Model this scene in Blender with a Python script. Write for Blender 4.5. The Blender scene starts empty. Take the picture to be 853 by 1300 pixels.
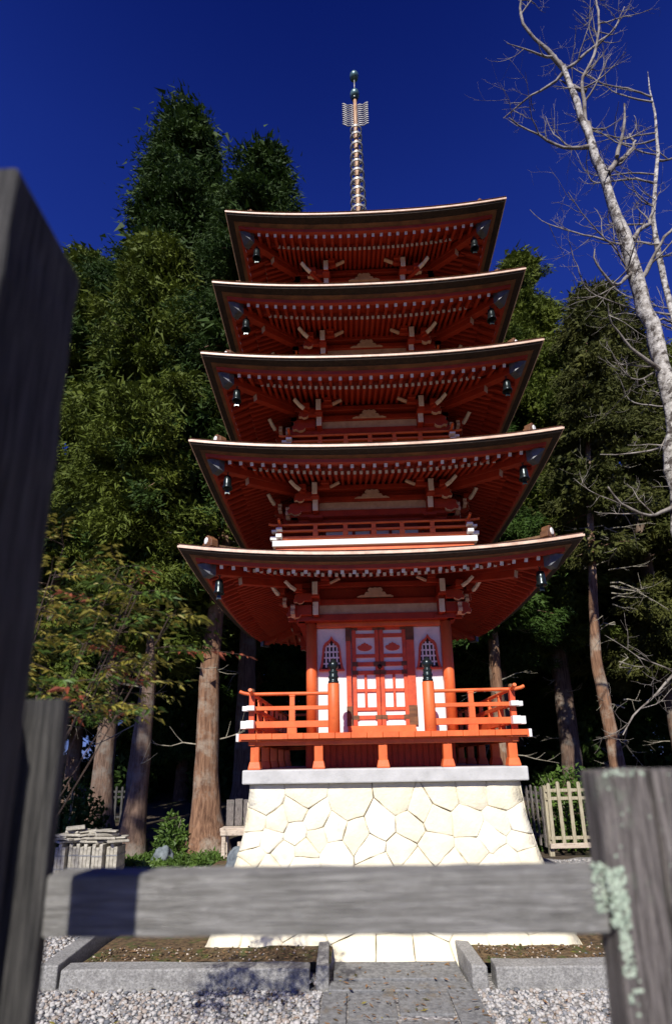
import bpy, math, random
import numpy as np
from mathutils import Vector, Matrix
R = math.radians
random.seed(7)
SC = bpy.context.scene
COL = SC.collection

# ------------------------------------------------------------------ materials
def mat(name, base, base2=None, rough=.6, scale=6., bump=0., bscale=40., stretch=(1, 1, 1), metal=0., lo=.35, hi=.65,
        third=None, tscale=3., tlo=.55, thi=.7, spec=.4, detail=6., trans=0.):
    m = bpy.data.materials.new(name); m.use_nodes = True
    nt = m.node_tree; N = nt.nodes; L = nt.links
    b = N['Principled BSDF']
    b.inputs['Roughness'].default_value = rough; b.inputs['Metallic'].default_value = metal
    b.inputs['Specular IOR Level'].default_value = spec
    tc = N.new('ShaderNodeTexCoord'); mp = N.new('ShaderNodeMapping'); mp.inputs['Scale'].default_value = stretch
    L.new(tc.outputs['Object'], mp.inputs['Vector'])
    col = None
    def noise(sc, det=detail):
        n = N.new('ShaderNodeTexNoise'); n.inputs['Scale'].default_value = sc; n.inputs['Detail'].default_value = det
        n.inputs['Roughness'].default_value = .62
        L.new(mp.outputs[0], n.inputs['Vector']); return n
    def ramp(src, a, b_, c0, c1):
        r = N.new('ShaderNodeValToRGB'); r.color_ramp.elements[0].position = a; r.color_ramp.elements[1].position = b_
        r.color_ramp.elements[0].color = (*c0, 1); r.color_ramp.elements[1].color = (*c1, 1)
        L.new(src, r.inputs['Fac']); return r
    if base2 is None: b.inputs['Base Color'].default_value = (*base, 1)
    else:
        col = ramp(noise(scale).outputs['Fac'], lo, hi, base, base2).outputs['Color']
        if third is not None:
            tcn = N.new('ShaderNodeTexNoise'); tcn.inputs['Scale'].default_value = tscale; tcn.inputs['Detail'].default_value = 8
            tcn.inputs['Roughness'].default_value = .7
            L.new(tc.outputs['Object'], tcn.inputs['Vector'])
            f = ramp(tcn.outputs['Fac'], tlo, thi, (0, 0, 0), (1, 1, 1))
            mx = N.new('ShaderNodeMix'); mx.data_type = 'RGBA'
            L.new(f.outputs['Color'], mx.inputs['Factor']); L.new(col, mx.inputs['A']); mx.inputs['B'].default_value = (*third, 1)
            col = mx.outputs['Result']
        L.new(col, b.inputs['Base Color'])
    if bump:
        bp = N.new('ShaderNodeBump'); bp.inputs['Strength'].default_value = bump; bp.inputs['Distance'].default_value = .02
        L.new(noise(bscale).outputs['Fac'], bp.inputs['Height']); L.new(bp.outputs['Normal'], b.inputs['Normal'])
    if trans:
        tr = N.new('ShaderNodeBsdfTranslucent'); mxs = N.new('ShaderNodeMixShader'); mxs.inputs[0].default_value = trans
        if col is not None: L.new(col, tr.inputs['Color'])
        else: tr.inputs['Color'].default_value = (*base, 1)
        L.new(b.outputs[0], mxs.inputs[1]); L.new(tr.outputs[0], mxs.inputs[2])
        L.new(mxs.outputs[0], N['Material Output'].inputs['Surface'])
    return m

M = {}
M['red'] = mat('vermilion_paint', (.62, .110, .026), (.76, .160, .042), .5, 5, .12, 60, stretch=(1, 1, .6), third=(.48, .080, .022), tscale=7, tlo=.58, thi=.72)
M['redw'] = mat('worn_vermilion', (.46, .06, .02), (.66, .105, .03), .5, 9, .15, 50, third=(.22, .12, .09), tscale=14, tlo=.62, thi=.74)
M['under'] = mat('shaded_eave_red', (.26, .021, .006), (.37, .034, .009), .55, 6, .12, 60, third=(.20, .022, .008), tscale=6, tlo=.58, thi=.74)  # same red paint as the vermilion, with the shade below the eaves in its colour
M['white'] = mat('white_paint', (.72, .70, .67), (.81, .80, .78), .55, 7, .08, 60, third=(.60, .57, .52), tscale=8, tlo=.60, thi=.74)
M['tip'] = mat('pale_rafter_tip', (.55, .50, .47), (.72, .68, .66), .6, 30)
M['beige'] = mat('aged_cream_paint', (.46, .30, .21), (.60, .42, .30), .6, 12, .1, 60)
M['brown'] = mat('eave_board', (.085, .035, .014), (.20, .085, .030), .6, 5, .2, 50, stretch=(1, 1, 4))
M['dark'] = mat('shingle_butt', (.015, .010, .007), (.035, .022, .014), .8, 20, .3, 60)
M['copper'] = mat('copper_drip', (.52, .34, .24), (.74, .55, .42), .45, 9, .1, 50)
M['shingle'] = mat('bark_shingle', (.13, .075, .038), (.26, .15, .075), .75, 14, .5, 60, stretch=(1, 1, 3))
M['iron'] = mat('black_bronze', (.012, .016, .018), (.03, .045, .045), .28, 12, .05, 60, metal=.6, spec=.6)
M['cap'] = mat('hip_cap_metal', (.05, .055, .065), (.11, .115, .13), .45, 14, .1, 40)
M['cream'] = mat('cream_nose_paint', (.62, .52, .42), (.76, .67, .56), .6, 14, .08, 60)
M['spirepole'] = mat('tan_copper_pole', (.30, .16, .08), (.52, .34, .20), .5, 14, .1, 50, stretch=(3, 3, .6))
M['ring'] = mat('weathered_bronze_ring', (.20, .195, .18), (.38, .365, .34), .45, 12, .05, 40, metal=.3)
M['verdigris'] = mat('green_bronze', (.05, .10, .11), (.12, .22, .22), .35, 9, .05, 40, metal=.4)
M['gap'] = mat('dark_interior', (.006, .006, .007))
M['concrete'] = mat('plinth_concrete', (.42, .42, .405), (.54, .54, .525), .8, 4, .2, 60, third=(.33, .33, .32), tscale=5, tlo=.55, thi=.75)
for i, (a, b_) in enumerate([((.71, .645, .46), (.78, .72, .54)), ((.74, .69, .53), (.80, .76, .62)), ((.70, .63, .46), (.77, .71, .55))]):
    M['stone%d' % i] = mat('cream_stone_%s' % 'abc'[i], a, b_, .85, 5, .55, 26, third=(.60, .50, .33), tscale=3.2, tlo=.60, thi=.85)
M['joint'] = mat('stone_joint', (.09, .07, .045), (.17, .13, .09), .9, 30)
M['granite'] = mat('grey_granite', (.17, .168, .158), (.35, .345, .325), .85, 55, .5, 70, third=(.13, .125, .12), tscale=4, tlo=.5, thi=.72)
M['flag'] = mat('path_flagstone', (.11, .112, .112), (.22, .222, .22), .8, 26, .5, 40, third=(.16, .13, .09), tscale=5, tlo=.56, thi=.7)
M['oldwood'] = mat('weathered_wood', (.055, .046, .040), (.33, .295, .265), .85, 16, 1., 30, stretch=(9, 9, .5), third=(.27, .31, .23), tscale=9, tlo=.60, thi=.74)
M['railwood'] = mat('weathered_rail_wood', (.20, .195, .175), (.48, .47, .44), .85, 16, 1., 30, stretch=(.5, 9, 9), third=(.25, .245, .22), tscale=9, tlo=.50, thi=.68)
M['darkwood'] = mat('shade_darkened_wood', (.018, .018, .018), (.12, .115, .105), .85, 14, 1., 30, stretch=(9, 9, .4))  # grey weathered wood with the dark of the posts' shaded faces put into the colour
M['moss'] = mat('mossy_groove', (.05, .05, .02), (.09, .09, .03), .95, 30, .5, 80)
M['lichen'] = mat('pale_lichen', (.34, .43, .32), (.52, .60, .47), .95, 40, .6, 90)
M['picket'] = mat('picket_wood', (.28, .24, .155), (.45, .405, .29), .8, 8, .4, 30, stretch=(5, 5, .7))
M['bench'] = mat('bench_plank', (.40, .32, .24), (.58, .50, .40), .8, 8, .3, 30, stretch=(.7, 5, 5), third=(.2, .17, .14), tscale=9, tlo=.52, thi=.66)
M['tile'] = mat('cream_slab', (.26, .24, .19), (.50, .47, .39), .85, 10, .5, 40, third=(.15, .14, .11), tscale=7, tlo=.52, thi=.7)
M['strap'] = mat('grey_strap', (.16, .16, .16), (.24, .24, .24), .6, 20)
M['boulder'] = mat('blue_grey_boulder', (.09, .11, .12), (.20, .23, .24), .8, 9, .6, 20)
M['bark'] = mat('conifer_bark', (.07, .042, .028), (.20, .13, .09), .9, 6, .9, 10, stretch=(4, 4, .35), third=(.19, .17, .14), tscale=1.5, tlo=.5, thi=.65)
M['redbark'] = mat('red_brown_bark', (.085, .040, .022), (.27, .15, .085), .9, 6, .9, 9, stretch=(4, 4, .3), third=(.30, .25, .19), tscale=1.6, tlo=.5, thi=.66)
M['pale'] = mat('pale_bare_bark', (.20, .18, .155), (.58, .555, .51), .8, 11, 1., 18, third=(.05, .038, .03), tscale=7, tlo=.48, thi=.58)
M['branch'] = mat('grey_brown_branch', (.07, .055, .045), (.33, .30, .265), .85, 5, .5, 30)
M['twig'] = mat('dead_twig', (.20, .18, .13), (.36, .33, .25), .85, 12, .2, 30)
M['darktwig'] = mat('dark_stem', (.035, .022, .018), (.08, .05, .035), .8, 12)
FOL = dict(fir=((.018, .048, .008), (.062, .110, .018)), yellow=((.036, .060, .008), (.135, .165, .022)), deep=((.014, .036, .008), (.052, .088, .015)),
           bronze=((.036, .046, .010), (.095, .098, .022)))
for k, (a, b_) in FOL.items():
    M['fol_' + k] = mat('foliage_' + k, a, b_, .65, .9, spec=.15, lo=.3, hi=.7, detail=8, trans=.12)
M['leafg'] = mat('broad_leaf', (.05, .10, .018), (.12, .20, .035), .5, 3, spec=.3, trans=.3)
M['leafy'] = mat('yellow_leaf', (.20, .20, .03), (.34, .27, .05), .5, 3, spec=.3, trans=.3)
M['leafr'] = mat('red_leaf', (.20, .05, .025), (.40, .12, .06), .5, 3, spec=.3, trans=.3)
M['deadleaf'] = mat('dead_leaf', (.12, .06, .025), (.28, .16, .07), .8, 20)
M['soil'] = mat('mossy_soil', (.045, .028, .013), (.20, .13, .06), .95, 22, 1., 60, third=(.075, .09, .018), tscale=5, tlo=.52, thi=.60)
M['forest'] = mat('forest_floor', (.035, .026, .016), (.09, .062, .036), .95, 5, 1., 25, third=(.05, .06, .02), tscale=.7, tlo=.5, thi=.65)
for i, c in enumerate([(.46, .445, .42), (.25, .25, .255), (.34, .29, .245), (.13, .14, .15)]):
    M['peb%d' % i] = mat('pebble_' + 'abcd'[i], tuple(v * .8 for v in c), c, .8, 30)

def gravel_mat():
    m = bpy.data.materials.new('gravel_sheet'); m.use_nodes = True
    nt = m.node_tree; N = nt.nodes; L = nt.links; b = N['Principled BSDF']; b.inputs['Roughness'].default_value = .9
    tc = N.new('ShaderNodeTexCoord'); v = N.new('ShaderNodeTexVoronoi'); v.inputs['Scale'].default_value = 34
    L.new(tc.outputs['Object'], v.inputs['Vector'])
    r = N.new('ShaderNodeValToRGB'); e = r.color_ramp.elements
    e[0].color = (.12, .12, .12, 1); e[1].color = (.40, .38, .36, 1); e.new(.5).color = (.26, .245, .23, 1)
    sp = N.new('ShaderNodeSeparateColor'); L.new(v.outputs['Color'], sp.inputs[0]); L.new(sp.outputs[0], r.inputs['Fac'])
    L.new(r.outputs['Color'], b.inputs['Base Color'])
    bp = N.new('ShaderNodeBump'); bp.inputs['Strength'].default_value = 1; bp.inputs['Distance'].default_value = .02; bp.invert = True
    L.new(v.outputs['Distance'], bp.inputs['Height']); L.new(bp.outputs['Normal'], b.inputs['Normal'])
    return m
M['gravel'] = gravel_mat()

# ------------------------------------------------------------------ mesh builder
class MB:
    def __init__(s): s.v = []; s.f = []; s.m = []; s.sm = []
    def add(s, vs, fs, m=0, smooth=False):
        o = len(s.v); s.v += [tuple(p) for p in vs]
        mm = m if isinstance(m, (list, tuple)) else [m] * len(fs)
        for f, k in zip(fs, mm): s.f.append([i + o for i in f]); s.m.append(k); s.sm.append(smooth)
        return s
    def box(s, x0, x1, y0, y1, z0, z1, m=0):
        return s.add([(x, y, z) for z in (z0, z1) for x, y in ((x0, y0), (x1, y0), (x1, y1), (x0, y1))],
              [(0, 3, 2, 1), (4, 5, 6, 7), (0, 1, 5, 4), (1, 2, 6, 5), (2, 3, 7, 6), (3, 0, 4, 7)], m)
    def beam(s, p, q, w, h, m=0, e0=None, e1=None, up=(0, 0, 1)):
        p, q = Vector(p), Vector(q); d = (q - p).normalized(); u = Vector(up)
        r = d.cross(u)
        if r.length < 1e-4: r = d.cross(Vector((1, 0, 0)))
        r.normalize(); u = r.cross(d)
        vs = [c + r * (sx * w / 2) + u * (sy * h / 2) for c in (p, q) for sx, sy in ((-1, -1), (1, -1), (1, 1), (-1, 1))]
        return s.add(vs, [(0, 1, 2, 3), (7, 6, 5, 4), (1, 0, 4, 5), (2, 1, 5, 6), (3, 2, 6, 7), (0, 3, 7, 4)],
              [m if e0 is None else e0, m if e1 is None else e1, m, m, m, m])
    def tube(s, pts, rad, n=8, m=0, caps=True, smooth=True):
        pts = [Vector(p) for p in pts]; o = len(s.v); k = len(pts); ref = Vector((.31, .2, .93))
        rad = rad if isinstance(rad, (list, tuple)) else [rad] * k
        vs = []
        for i, p in enumerate(pts):
            d = (pts[min(i + 1, k - 1)] - pts[max(i - 1, 0)]).normalized()
            a = d.cross(ref)
            if a.length < .05: a = d.cross(Vector((1, 0, 0)))
            a.normalize(); b = d.cross(a)
            vs += [p + (a * math.cos(2 * math.pi * j / n) + b * math.sin(2 * math.pi * j / n)) * rad[i] for j in range(n)]
        fs = [(i * n + j, i * n + (j + 1) % n, (i + 1) * n + (j + 1) % n, (i + 1) * n + j) for i in range(k - 1) for j in range(n)]
        s.add(vs, fs, m, smooth)
        if caps: s.add(vs[:n], [tuple(range(n))[::-1]], m); s.add(vs[-n:], [tuple(range(n))], m)
        return s
    def lathe(s, prof, c, n=16, m=0, smooth=True):
        cx, cy, cz = c; k = len(prof)
        vs = [(cx + r * math.cos(2 * math.pi * j / n), cy + r * math.sin(2 * math.pi * j / n), cz + z) for r, z in prof for j in range(n)]
        fs = [(i * n + j, i * n + (j + 1) % n, (i + 1) * n + (j + 1) % n, (i + 1) * n + j) for i in range(k - 1) for j in range(n)]
        fs += [tuple(range(n))[::-1], tuple((k - 1) * n + j for j in range(n))]
        return s.add(vs, fs, m, smooth)
    def prism(s, poly, fn, d0, d1, m=0, mr=None):
        """poly of (a,b); fn(a,b,d)->xyz ; extruded from d0 to d1"""
        n = len(poly); vs = [fn(a, b, d) for d in (d0, d1) for a, b in poly]
        fs = [tuple(range(n)), tuple(range(2 * n - 1, n - 1, -1))] + [(i, n + i, n + (i + 1) % n, (i + 1) % n) for i in range(n)]
        return s.add(vs, fs, [m, m] + [m if mr is None else mr] * n)
    def rot4(s, a0=0):
        """three more copies turned about z by 90 degrees"""
        V, Fc, Mm, Sm = list(s.v), list(s.f), list(s.m), list(s.sm)
        for k in (1, 2, 3):
            c, n = [(1, 0), (0, 1), (-1, 0), (0, -1)][k]
            o = len(s.v); s.v += [(x * c - y * n, x * n + y * c, z) for x, y, z in V]
            s.f += [[i + o for i in f] for f in Fc]; s.m += Mm; s.sm += Sm
        return s
    def mirx(s):
        V, Fc, Mm, Sm = list(s.v), list(s.f), list(s.m), list(s.sm); o = len(V)
        s.v += [(-x, y, z) for x, y, z in V]; s.f += [[i + o for i in reversed(f)] for f in Fc]; s.m += Mm; s.sm += Sm
        return s
    def move(s, dx=0, dy=0, dz=0): s.v = [(x + dx, y + dy, z + dz) for x, y, z in s.v]; return s
    def build(s, name, mats, parent=None, bevel=0, seg=1, fix=True):
        me = bpy.data.meshes.new(name); me.from_pydata(s.v, [], s.f)
        for k in (mats if isinstance(mats, (list, tuple)) else [mats]): me.materials.append(M[k])
        me.polygons.foreach_set('material_index', s.m); me.polygons.foreach_set('use_smooth', s.sm)
        if fix:
            import bmesh
            bm = bmesh.new(); bm.from_mesh(me); bmesh.ops.recalc_face_normals(bm, faces=bm.faces); bm.to_mesh(me); bm.free()
        me.update()
        o = bpy.data.objects.new(name, me); COL.objects.link(o)
        if parent: o.parent = parent
        if bevel:
            b = o.modifiers.new('bevel', 'BEVEL'); b.width = bevel; b.segments = seg; b.limit_method = 'ANGLE'; b.angle_limit = R(35)
        return o

def tag(o, label=None, cat=None, group=None, kind=None):
    if label: o['label'] = label
    if cat: o['category'] = cat
    if group: o['group'] = group
    if kind: o['kind'] = kind
    return o
def thing(name, label, cat, loc=(0, 0, 0), rz=0, group=None):
    o = bpy.data.objects.new(name, None); COL.objects.link(o); o.location = loc; o.rotation_euler.z = rz
    o.empty_display_size = .2
    return tag(o, label, cat, group)
def kids(o): return [c for c in bpy.data.objects if c.parent == o]
def copy_tree(o, parent=None):
    c = o.copy(); COL.objects.link(c)
    if parent: c.parent = parent
    for ch in kids(o): copy_tree(ch, c)
    return c

# ================================================================== PAGODA
pag = thing('pagoda', 'red five storey wooden pagoda with white trim standing on a cream stone base', 'pagoda')
GZ = -.15                                   # ground level in front
A = [2.1, 2.0615, 2.002, 1.9306, 1.8368]    # half width of each roof
Z = [3.726, 5.005, 6.214, 7.323, 8.572]     # eave height
W = [.83, .73, .68, .62, .56]               # half width between corner columns
FL = [1.955, 4.28, 5.60, 6.88, 8.07]        # balcony floors
BH = [1.51, 1.21, 1.11, 1.02, .95]          # half width of the balconies
OFF = [.10, .28, .34, .38, .42]             # how far the bracket zone stands out from the columns
KAE = [-.046, -.03, -.07, -.04, -.12]; BAND = [-.254, -.18, -.205, -.165, -.235]; UPN = [-.052, .01, -.057, -.047, -.147]; LOW = [-.271, -.218, -.225, -.202, -.262]
DIA = [-.02, -.014, -.072, -.04, -.197]; INN = [.088, .108, .019, .063, -.069]; BRX = [.758, .718, .661, .598, .54]; DGX = [1.06, .97, .92, .865, .83]; INX = [.52, .47, .423, .378, .343]
RISE = .132

# ---- stone base: irregular polygonal masonry
def bw(z): return 1.40 + .32 * max(0, 1 - z / 1.436) ** 1.6 + (max(0, -z) * .45)
def clip(poly, n, d):
    out = []
    for i in range(len(poly)):
        p, q = poly[i], poly[(i + 1) % len(poly)]
        a = p[0] * n[0] + p[1] * n[1] - d; b = q[0] * n[0] + q[1] * n[1] - d
        if a <= 0: out.append(p)
        if a * b < 0:
            t = a / (a - b); out.append((p[0] + (q[0] - p[0]) * t, p[1] + (q[1] - p[1]) * t))
    return out
front_px = [(110,118),(212,106),(190,148),(330,128),(462,115),(520,143),(240,170),(575,105),(655,100),(730,112),(80,182),(138,178),(415,188),(492,188),(560,172),(645,185),(728,182),(774,185),
 (76,222),(125,220),(190,205),(290,200),(348,215),(245,222),(220,250),(705,225),(775,235),(160,262),(80,270),(295,262),(390,250),(465,255),(558,250),(655,262),(742,280),(795,280),
 (60,300),(125,300),(215,292),(405,292),(505,297),(600,300),(690,305)]
seeds = []
for cx, cy in front_px:          # measured stone centres -> (u across, z)
    z = 1.41 - (cy - 75) / 230. * .80
    x0, x1 = 72 - (cy - 75) * .155, 775 + (cy - 75) * .23
    seeds.append((-1 + 2 * (cx - x0) / (x1 - x0), z))
for row, n in ((.42, 8), (.22, 7)):
    for k in range(n): seeds.append((-1 + (2 * k + 1 + random.uniform(-.25, .25)) / n, row + random.uniform(-.06, .06)))
low = [-.93, -.72, -.47, -.2, .03, .2, .42, .62, .87]
for u in low: seeds.append((u, -.02))
sb = MB()
def stone_face(seeds, back):
    sc = 1.5
    P = [(u * sc, z) for u, z in seeds]
    for i, p in enumerate(P):
        poly = [(-1 * sc, -.22), (sc, -.22), (sc, 1.436), (-sc, 1.436)]
        for j, q in enumerate(P):
            if i == j: continue
            n = (q[0] - p[0], q[1] - p[1]); L = math.hypot(*n)
            if L > 1.6: continue
            n = (n[0] / L, n[1] / L); poly = clip(poly, n, (p[0] + q[0]) / 2 * n[0] + (p[1] + q[1]) / 2 * n[1] - .0024)
            if len(poly) < 3: break
        if len(poly) < 3: continue
        cx = sum(a for a, b in poly) / len(poly); cy = sum(b for a, b in poly) / len(poly)
        # subdivide edges with a slight wobble
        fine = []
        for k in range(len(poly)):
            a, b = poly[k], poly[(k + 1) % len(poly)]; Ln = math.hypot(b[0] - a[0], b[1] - a[1]); ns = max(1, int(Ln / .07))
            for t in range(ns):
                f = t / ns; wob = 0 if (abs(a[0]) > sc - .01 and abs(b[0]) > sc - .01) else random.uniform(-.006, .006)
                pt = (a[0] + (b[0] - a[0]) * f, a[1] + (b[1] - a[1]) * f)
                dd = math.hypot(pt[0] - cx, pt[1] - cy) or 1
                fine.append((pt[0] + (pt[0] - cx) / dd * wob, pt[1] + (pt[1] - cy) / dd * wob))
        pro = random.uniform(.0, .008); m = random.choices([0, 1, 2], [5, 4, 2])[0]
        tilt = (random.uniform(-.018, .018), random.uniform(-.018, .018))
        def w3(pt, d):
            u, z = pt[0] / sc, pt[1]; b = bw(z)
            return (u * (b + d), -(b + d), z)
        rings = []
        for ins, d in ((0, -.05), (0, -.003), (.004, .002), (.014, .005)):
            ring = []
            for a, b in fine:
                dd = math.hypot(a - cx, b - cy) or 1; f = max(.3, 1 - ins / dd)
                pt = (cx + (a - cx) * f, cy + (b - cy) * f)
                if abs(abs(a) - sc) < .012: pt = (math.copysign(sc, a), pt[1])
                ring.append(w3(pt, d + (pro + tilt[0] * (pt[0] - cx) + tilt[1] * (pt[1] - cy) if d > -.01 else 0) + (random.uniform(-.003, .003) if d > 0 else 0)))
            rings.append(ring)
        n = len(fine); vs = [p for r_ in rings for p in r_]
        fs = [(r_ * n + k, r_ * n + (k + 1) % n, (r_ + 1) * n + (k + 1) % n, (r_ + 1) * n + k) for r_ in range(3) for k in range(n)]
        c3 = w3((cx, cy), .007 + pro); vs.append(c3); fs += [(3 * n + k, 3 * n + (k + 1) % n, 4 * n) for k in range(n)]
        q0 = len(sb.v); sb.add(vs, fs, m, True)
        if back:
            ca, sa = [(0, 1), (-1, 0), (0, -1)][back - 1]
            for i2 in range(q0, len(sb.v)):
                x, y, z = sb.v[i2]; sb.v[i2] = (x * ca - y * sa, x * sa + y * ca, z)
stone_face(seeds, 0)
for k in (1, 2, 3):
    rs = [(max(-.98, min(.98, -1 + (2 * c + 1 + random.uniform(-.6, .6)) / 7)), -.02 + (r_ + random.uniform(-.3, .3)) * .22) for r_ in range(7) for c in range(7)]
    stone_face(rs, k)
core = [(bw(z) - .02, z) for z in (-.25, 0, .2, .4, .6, .8, 1., 1.2, 1.43)]
cv = [(sx * b, sy * b, z) for b, z in core for sx, sy in ((-1, -1), (1, -1), (1, 1), (-1, 1))]
sb.add(cv, [(i * 4 + j, i * 4 + (j + 1) % 4, i * 4 + 4 + (j + 1) % 4, i * 4 + 4 + j) for i in range(8) for j in range(4)] + [(32, 33, 34, 35)], 3)
sb.build('stone_base', ['stone0', 'stone1', 'stone2', 'joint'], pag)
MB().box(-1.486, 1.486, -1.486, 1.486, 1.438, 1.582).build('plinth_slab', 'concrete', pag, .014, 2)

# ---- veranda under-structure
px4 = [-1.37, -.685, 0, .685, 1.37]
done = set()
for sx in px4:
    for sy in px4:
        if max(abs(sx), abs(sy)) < 1.3: continue
        b = MB(); w0, w1 = .046, .066
        b.box(sx - w0, sx + w0, sy - w0, sy + w0, 1.66, 1.832)
        f = MB(); b.add([(sx + a * w, sy + c * w, z) for w, z in ((w1, 1.583), (w1, 1.60), (w0 + .006, 1.668)) for a, c in ((-1, -1), (1, -1), (1, 1), (-1, 1))],
              [(i * 4 + j, i * 4 + (j + 1) % 4, i * 4 + 4 + (j + 1) % 4, i * 4 + 4 + j) for i in range(2) for j in range(4)] + [(8, 9, 10, 11), (3, 2, 1, 0)])
        b.build('veranda_post', 'red', pag, .005)
b = MB().box(-1.44, 1.44, -1.425, -1.365, 1.833, 1.884); b.rot4(); b.build('veranda_beam', 'red', pag, .004)
# deck planks (ends show at the front)
b = MB()
n = 18
for k in range(n):
    x0 = -1.51 + k * 3.02 / n; b.box(x0 + .0015, x0 + 3.02 / n - .0015, -1.51, -.90, 1.895 + .001 * (k % 2), 1.955 + .001 * (k % 2))
for k in range(9):
    y0 = -.90 + k * 1.8 / 9
    for x0, x1 in ((-1.51, -.88), (.88, 1.51)): b.box(x0, x1, y0 + .0015, y0 + .2 - .0015, 1.895, 1.955)
for k in range(n):
    x0 = -1.51 + k * 3.02 / n; b.box(x0 + .0015, x0 + 3.02 / n - .0015, .90, 1.51, 1.895, 1.955)
b.build('veranda_deck', 'red', pag, .003)
for sx in (-1, 1):
    for sy in (-1, 1):
        e = MB(); e.beam((sx * 1.30, sy * 1.455, 1.918), (sx * 1.53, sy * 1.455, 1.918), .07, .078, 0)
        e.beam((sx * 1.53, sy * 1.455, 1.918), (sx * 1.56, sy * 1.455, 1.918), .076, .084, 1)
        e.build('beam_end', ['red', 'white'], pag, .003)
# inner dark skirt under the ground floor room
b = MB().box(-.86, .86, -.86, .86, 1.583, 1.894)
for k in range(24):
    x0 = -.855 + k * 1.71 / 24
    for (a0, a1, c0, c1) in ((x0, x0 + .05, -.872, -.861), (x0, x0 + .05, .861, .872), (-.872, -.861, x0, x0 + .05), (.861, .872, x0, x0 + .05)): b.box(a0, a1, c0, c1, 1.584, 1.893)
b.build('foundation_skirt', 'under', pag)

# ---- railing of a balcony (front built along x at y = -h, others turned)
def railing(h, z, s, gap, parent, q, name='railing'):
    """s: vertical scale 1 for ground floor; gap: half opening at the front (0 none); q: quarter turn"""
    c, n = [(1, 0), (0, 1), (-1, 0), (0, -1)][q]
    def T(mb): mb.v = [(x * c - y * n, x * n + y * c, zz) for x, y, zz in mb.v]; return mb
    y = -h; o = None
    zl, zm, zt = z + .10 * s, z + .275 * s, z + .43 * s
    runs = [(-h - .09, -gap), (gap, h + .09)] if gap else [(-h - .09, h + .09)]
    for x0, x1 in runs:
        pts = []; b = None
        if b is None: b = MB(); b.box(x0 + (.035 if x0 < -h else 0), x1 - (.035 if x1 > h else 0), y - .03, y + .03, zl - .035 * s, zl + .035 * s); b.box(x0, x1, y - .024, y + .024, zm - .022 * s, zm + .022 * s)
        if x0 < -h: pts += [(x0 - .05, y, zt + .035 * s), (x0 - .01, y, zt + .018 * s), (x0 + .06, y, zt + .004)]
        else: pts += [(x0, y, zt)]
        if x1 > h: pts += [(x1 - .06, y, zt + .004), (x1 + .01, y, zt + .018 * s), (x1 + .05, y, zt + .035 * s)]
        else: pts += [(x1, y, zt)]
        b.tube(pts, .021 * (.6 + .4 * s), 8)
        T(b); o1 = b.build(name, 'red', parent, .003); o = o or o1
    # posts
    xs = [-.97, .97] if gap else [v * h for v in ((-.66, -.33, 0, .33, .66) if s > .8 else (-.62, -.3, 0, .3, .62))]
    for x in xs:
        p = MB(); p.box(x - .032, x + .032, y - .028, y + .028, zl + .034 * s, zm - .021 * s); p.box(x - .026, x + .026, y - .022, y + .022, zm + .021 * s, zt - .03 * s)
        p.box(x - .032, x + .032, y - .026, y + .026, zt - .03 * s, zt - .012 * s)
        T(p).build('rail_post', 'red', o, .003)
        if s > .8 and gap == 0 or gap:
            p = MB().box(x - .05, x + .05, y - .03, y + .03, z + .001, zl - .036 * s); T(p).build('rail_block', 'red', o)
    for sx in (-1, 1):     # white end plates on the neighbour rails, seen on this face
        p = MB(); w = .042 * (.7 + .3 * s)
        p.box(sx * h - w, sx * h + w, y - .115, y - .031, zl - .042 * s, zl + .042 * s); T(p).build('rail_end', 'white', o, .003); p = MB()
        p.box(sx * h - w, sx * h + w, y - .10, y - .0245, zm - .026 * s, zm + .026 * s)
        T(p).build('rail_end', 'white', o, .003)
    # one corner post per side
    p = MB(); x = -h; p.box(x - .029, x + .029, y - .0285, y + .0285, z + .001, zt + .02 * s)
    p.lathe([(.026, 0), (.03, .012), (.028, .03), (.012, .045)], (x, y, zt + .02 * s), 8, 1)
    T(p).build('corner_post', ['redw', 'brown'], o, .003)
    return o
for q in range(4): railing(1.41, FL[0], 1., .56 if q == 0 else 0, pag, q)
for sx in (-1, 1):
    b = MB().lathe([(.064, 0), (.064, .53)], (sx * .515, -1.43, 1.956), 20)
    o = b.build('newel_post', 'red', pag, .004)
    f = MB().lathe([(.058, .0), (.058, .025), (.050, .03), (.050, .055), (.056, .06), (.056, .082), (.048, .088), (.048, .118), (.052, .122), (.052, .135), (.034, .145), (.032, .155), (.050, .17), (.058, .19), (.058, .21), (.048, .235), (.024, .255), (.008, .275), (.002, .285)], (sx * .515, -1.43, 2.487), 20)
    f.build('finial', 'iron', o)

# ---- ground floor room
SH = .03
for sx in (-1, 1):
    for sy in (-1, 1):
        MB().lathe([(.066, 0), (.066, 1.36)], (sx * W[0] + SH, sy * W[0], 1.956), 20).build('column', 'red', pag)
b = MB().box(SH - .80, SH + .80, -.74, .76, 1.956, 3.30); b.build('wall', 'white', pag)
for (x0, x1) in ((SH - .765, SH - .40), (SH + .40, SH + .765)):
    MB().box(x0, x1, -.79, -.742, 1.957, 3.27).build('wall_panel', 'white', pag, .003)
MB().box(SH - .40, SH + .40, -.86, -.742, 1.957, 2.06).build('door_sill', 'red', pag, .004)
MB().box(SH - .765, SH + .765, -.855, -.745, 3.272, 3.335).build('door_lintel', 'red', pag, .004)
def X(cx): return -.963 + .002376 * cx + .008
def ZZ(cy): return 3.295 - (cy - 98) * .002372
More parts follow.
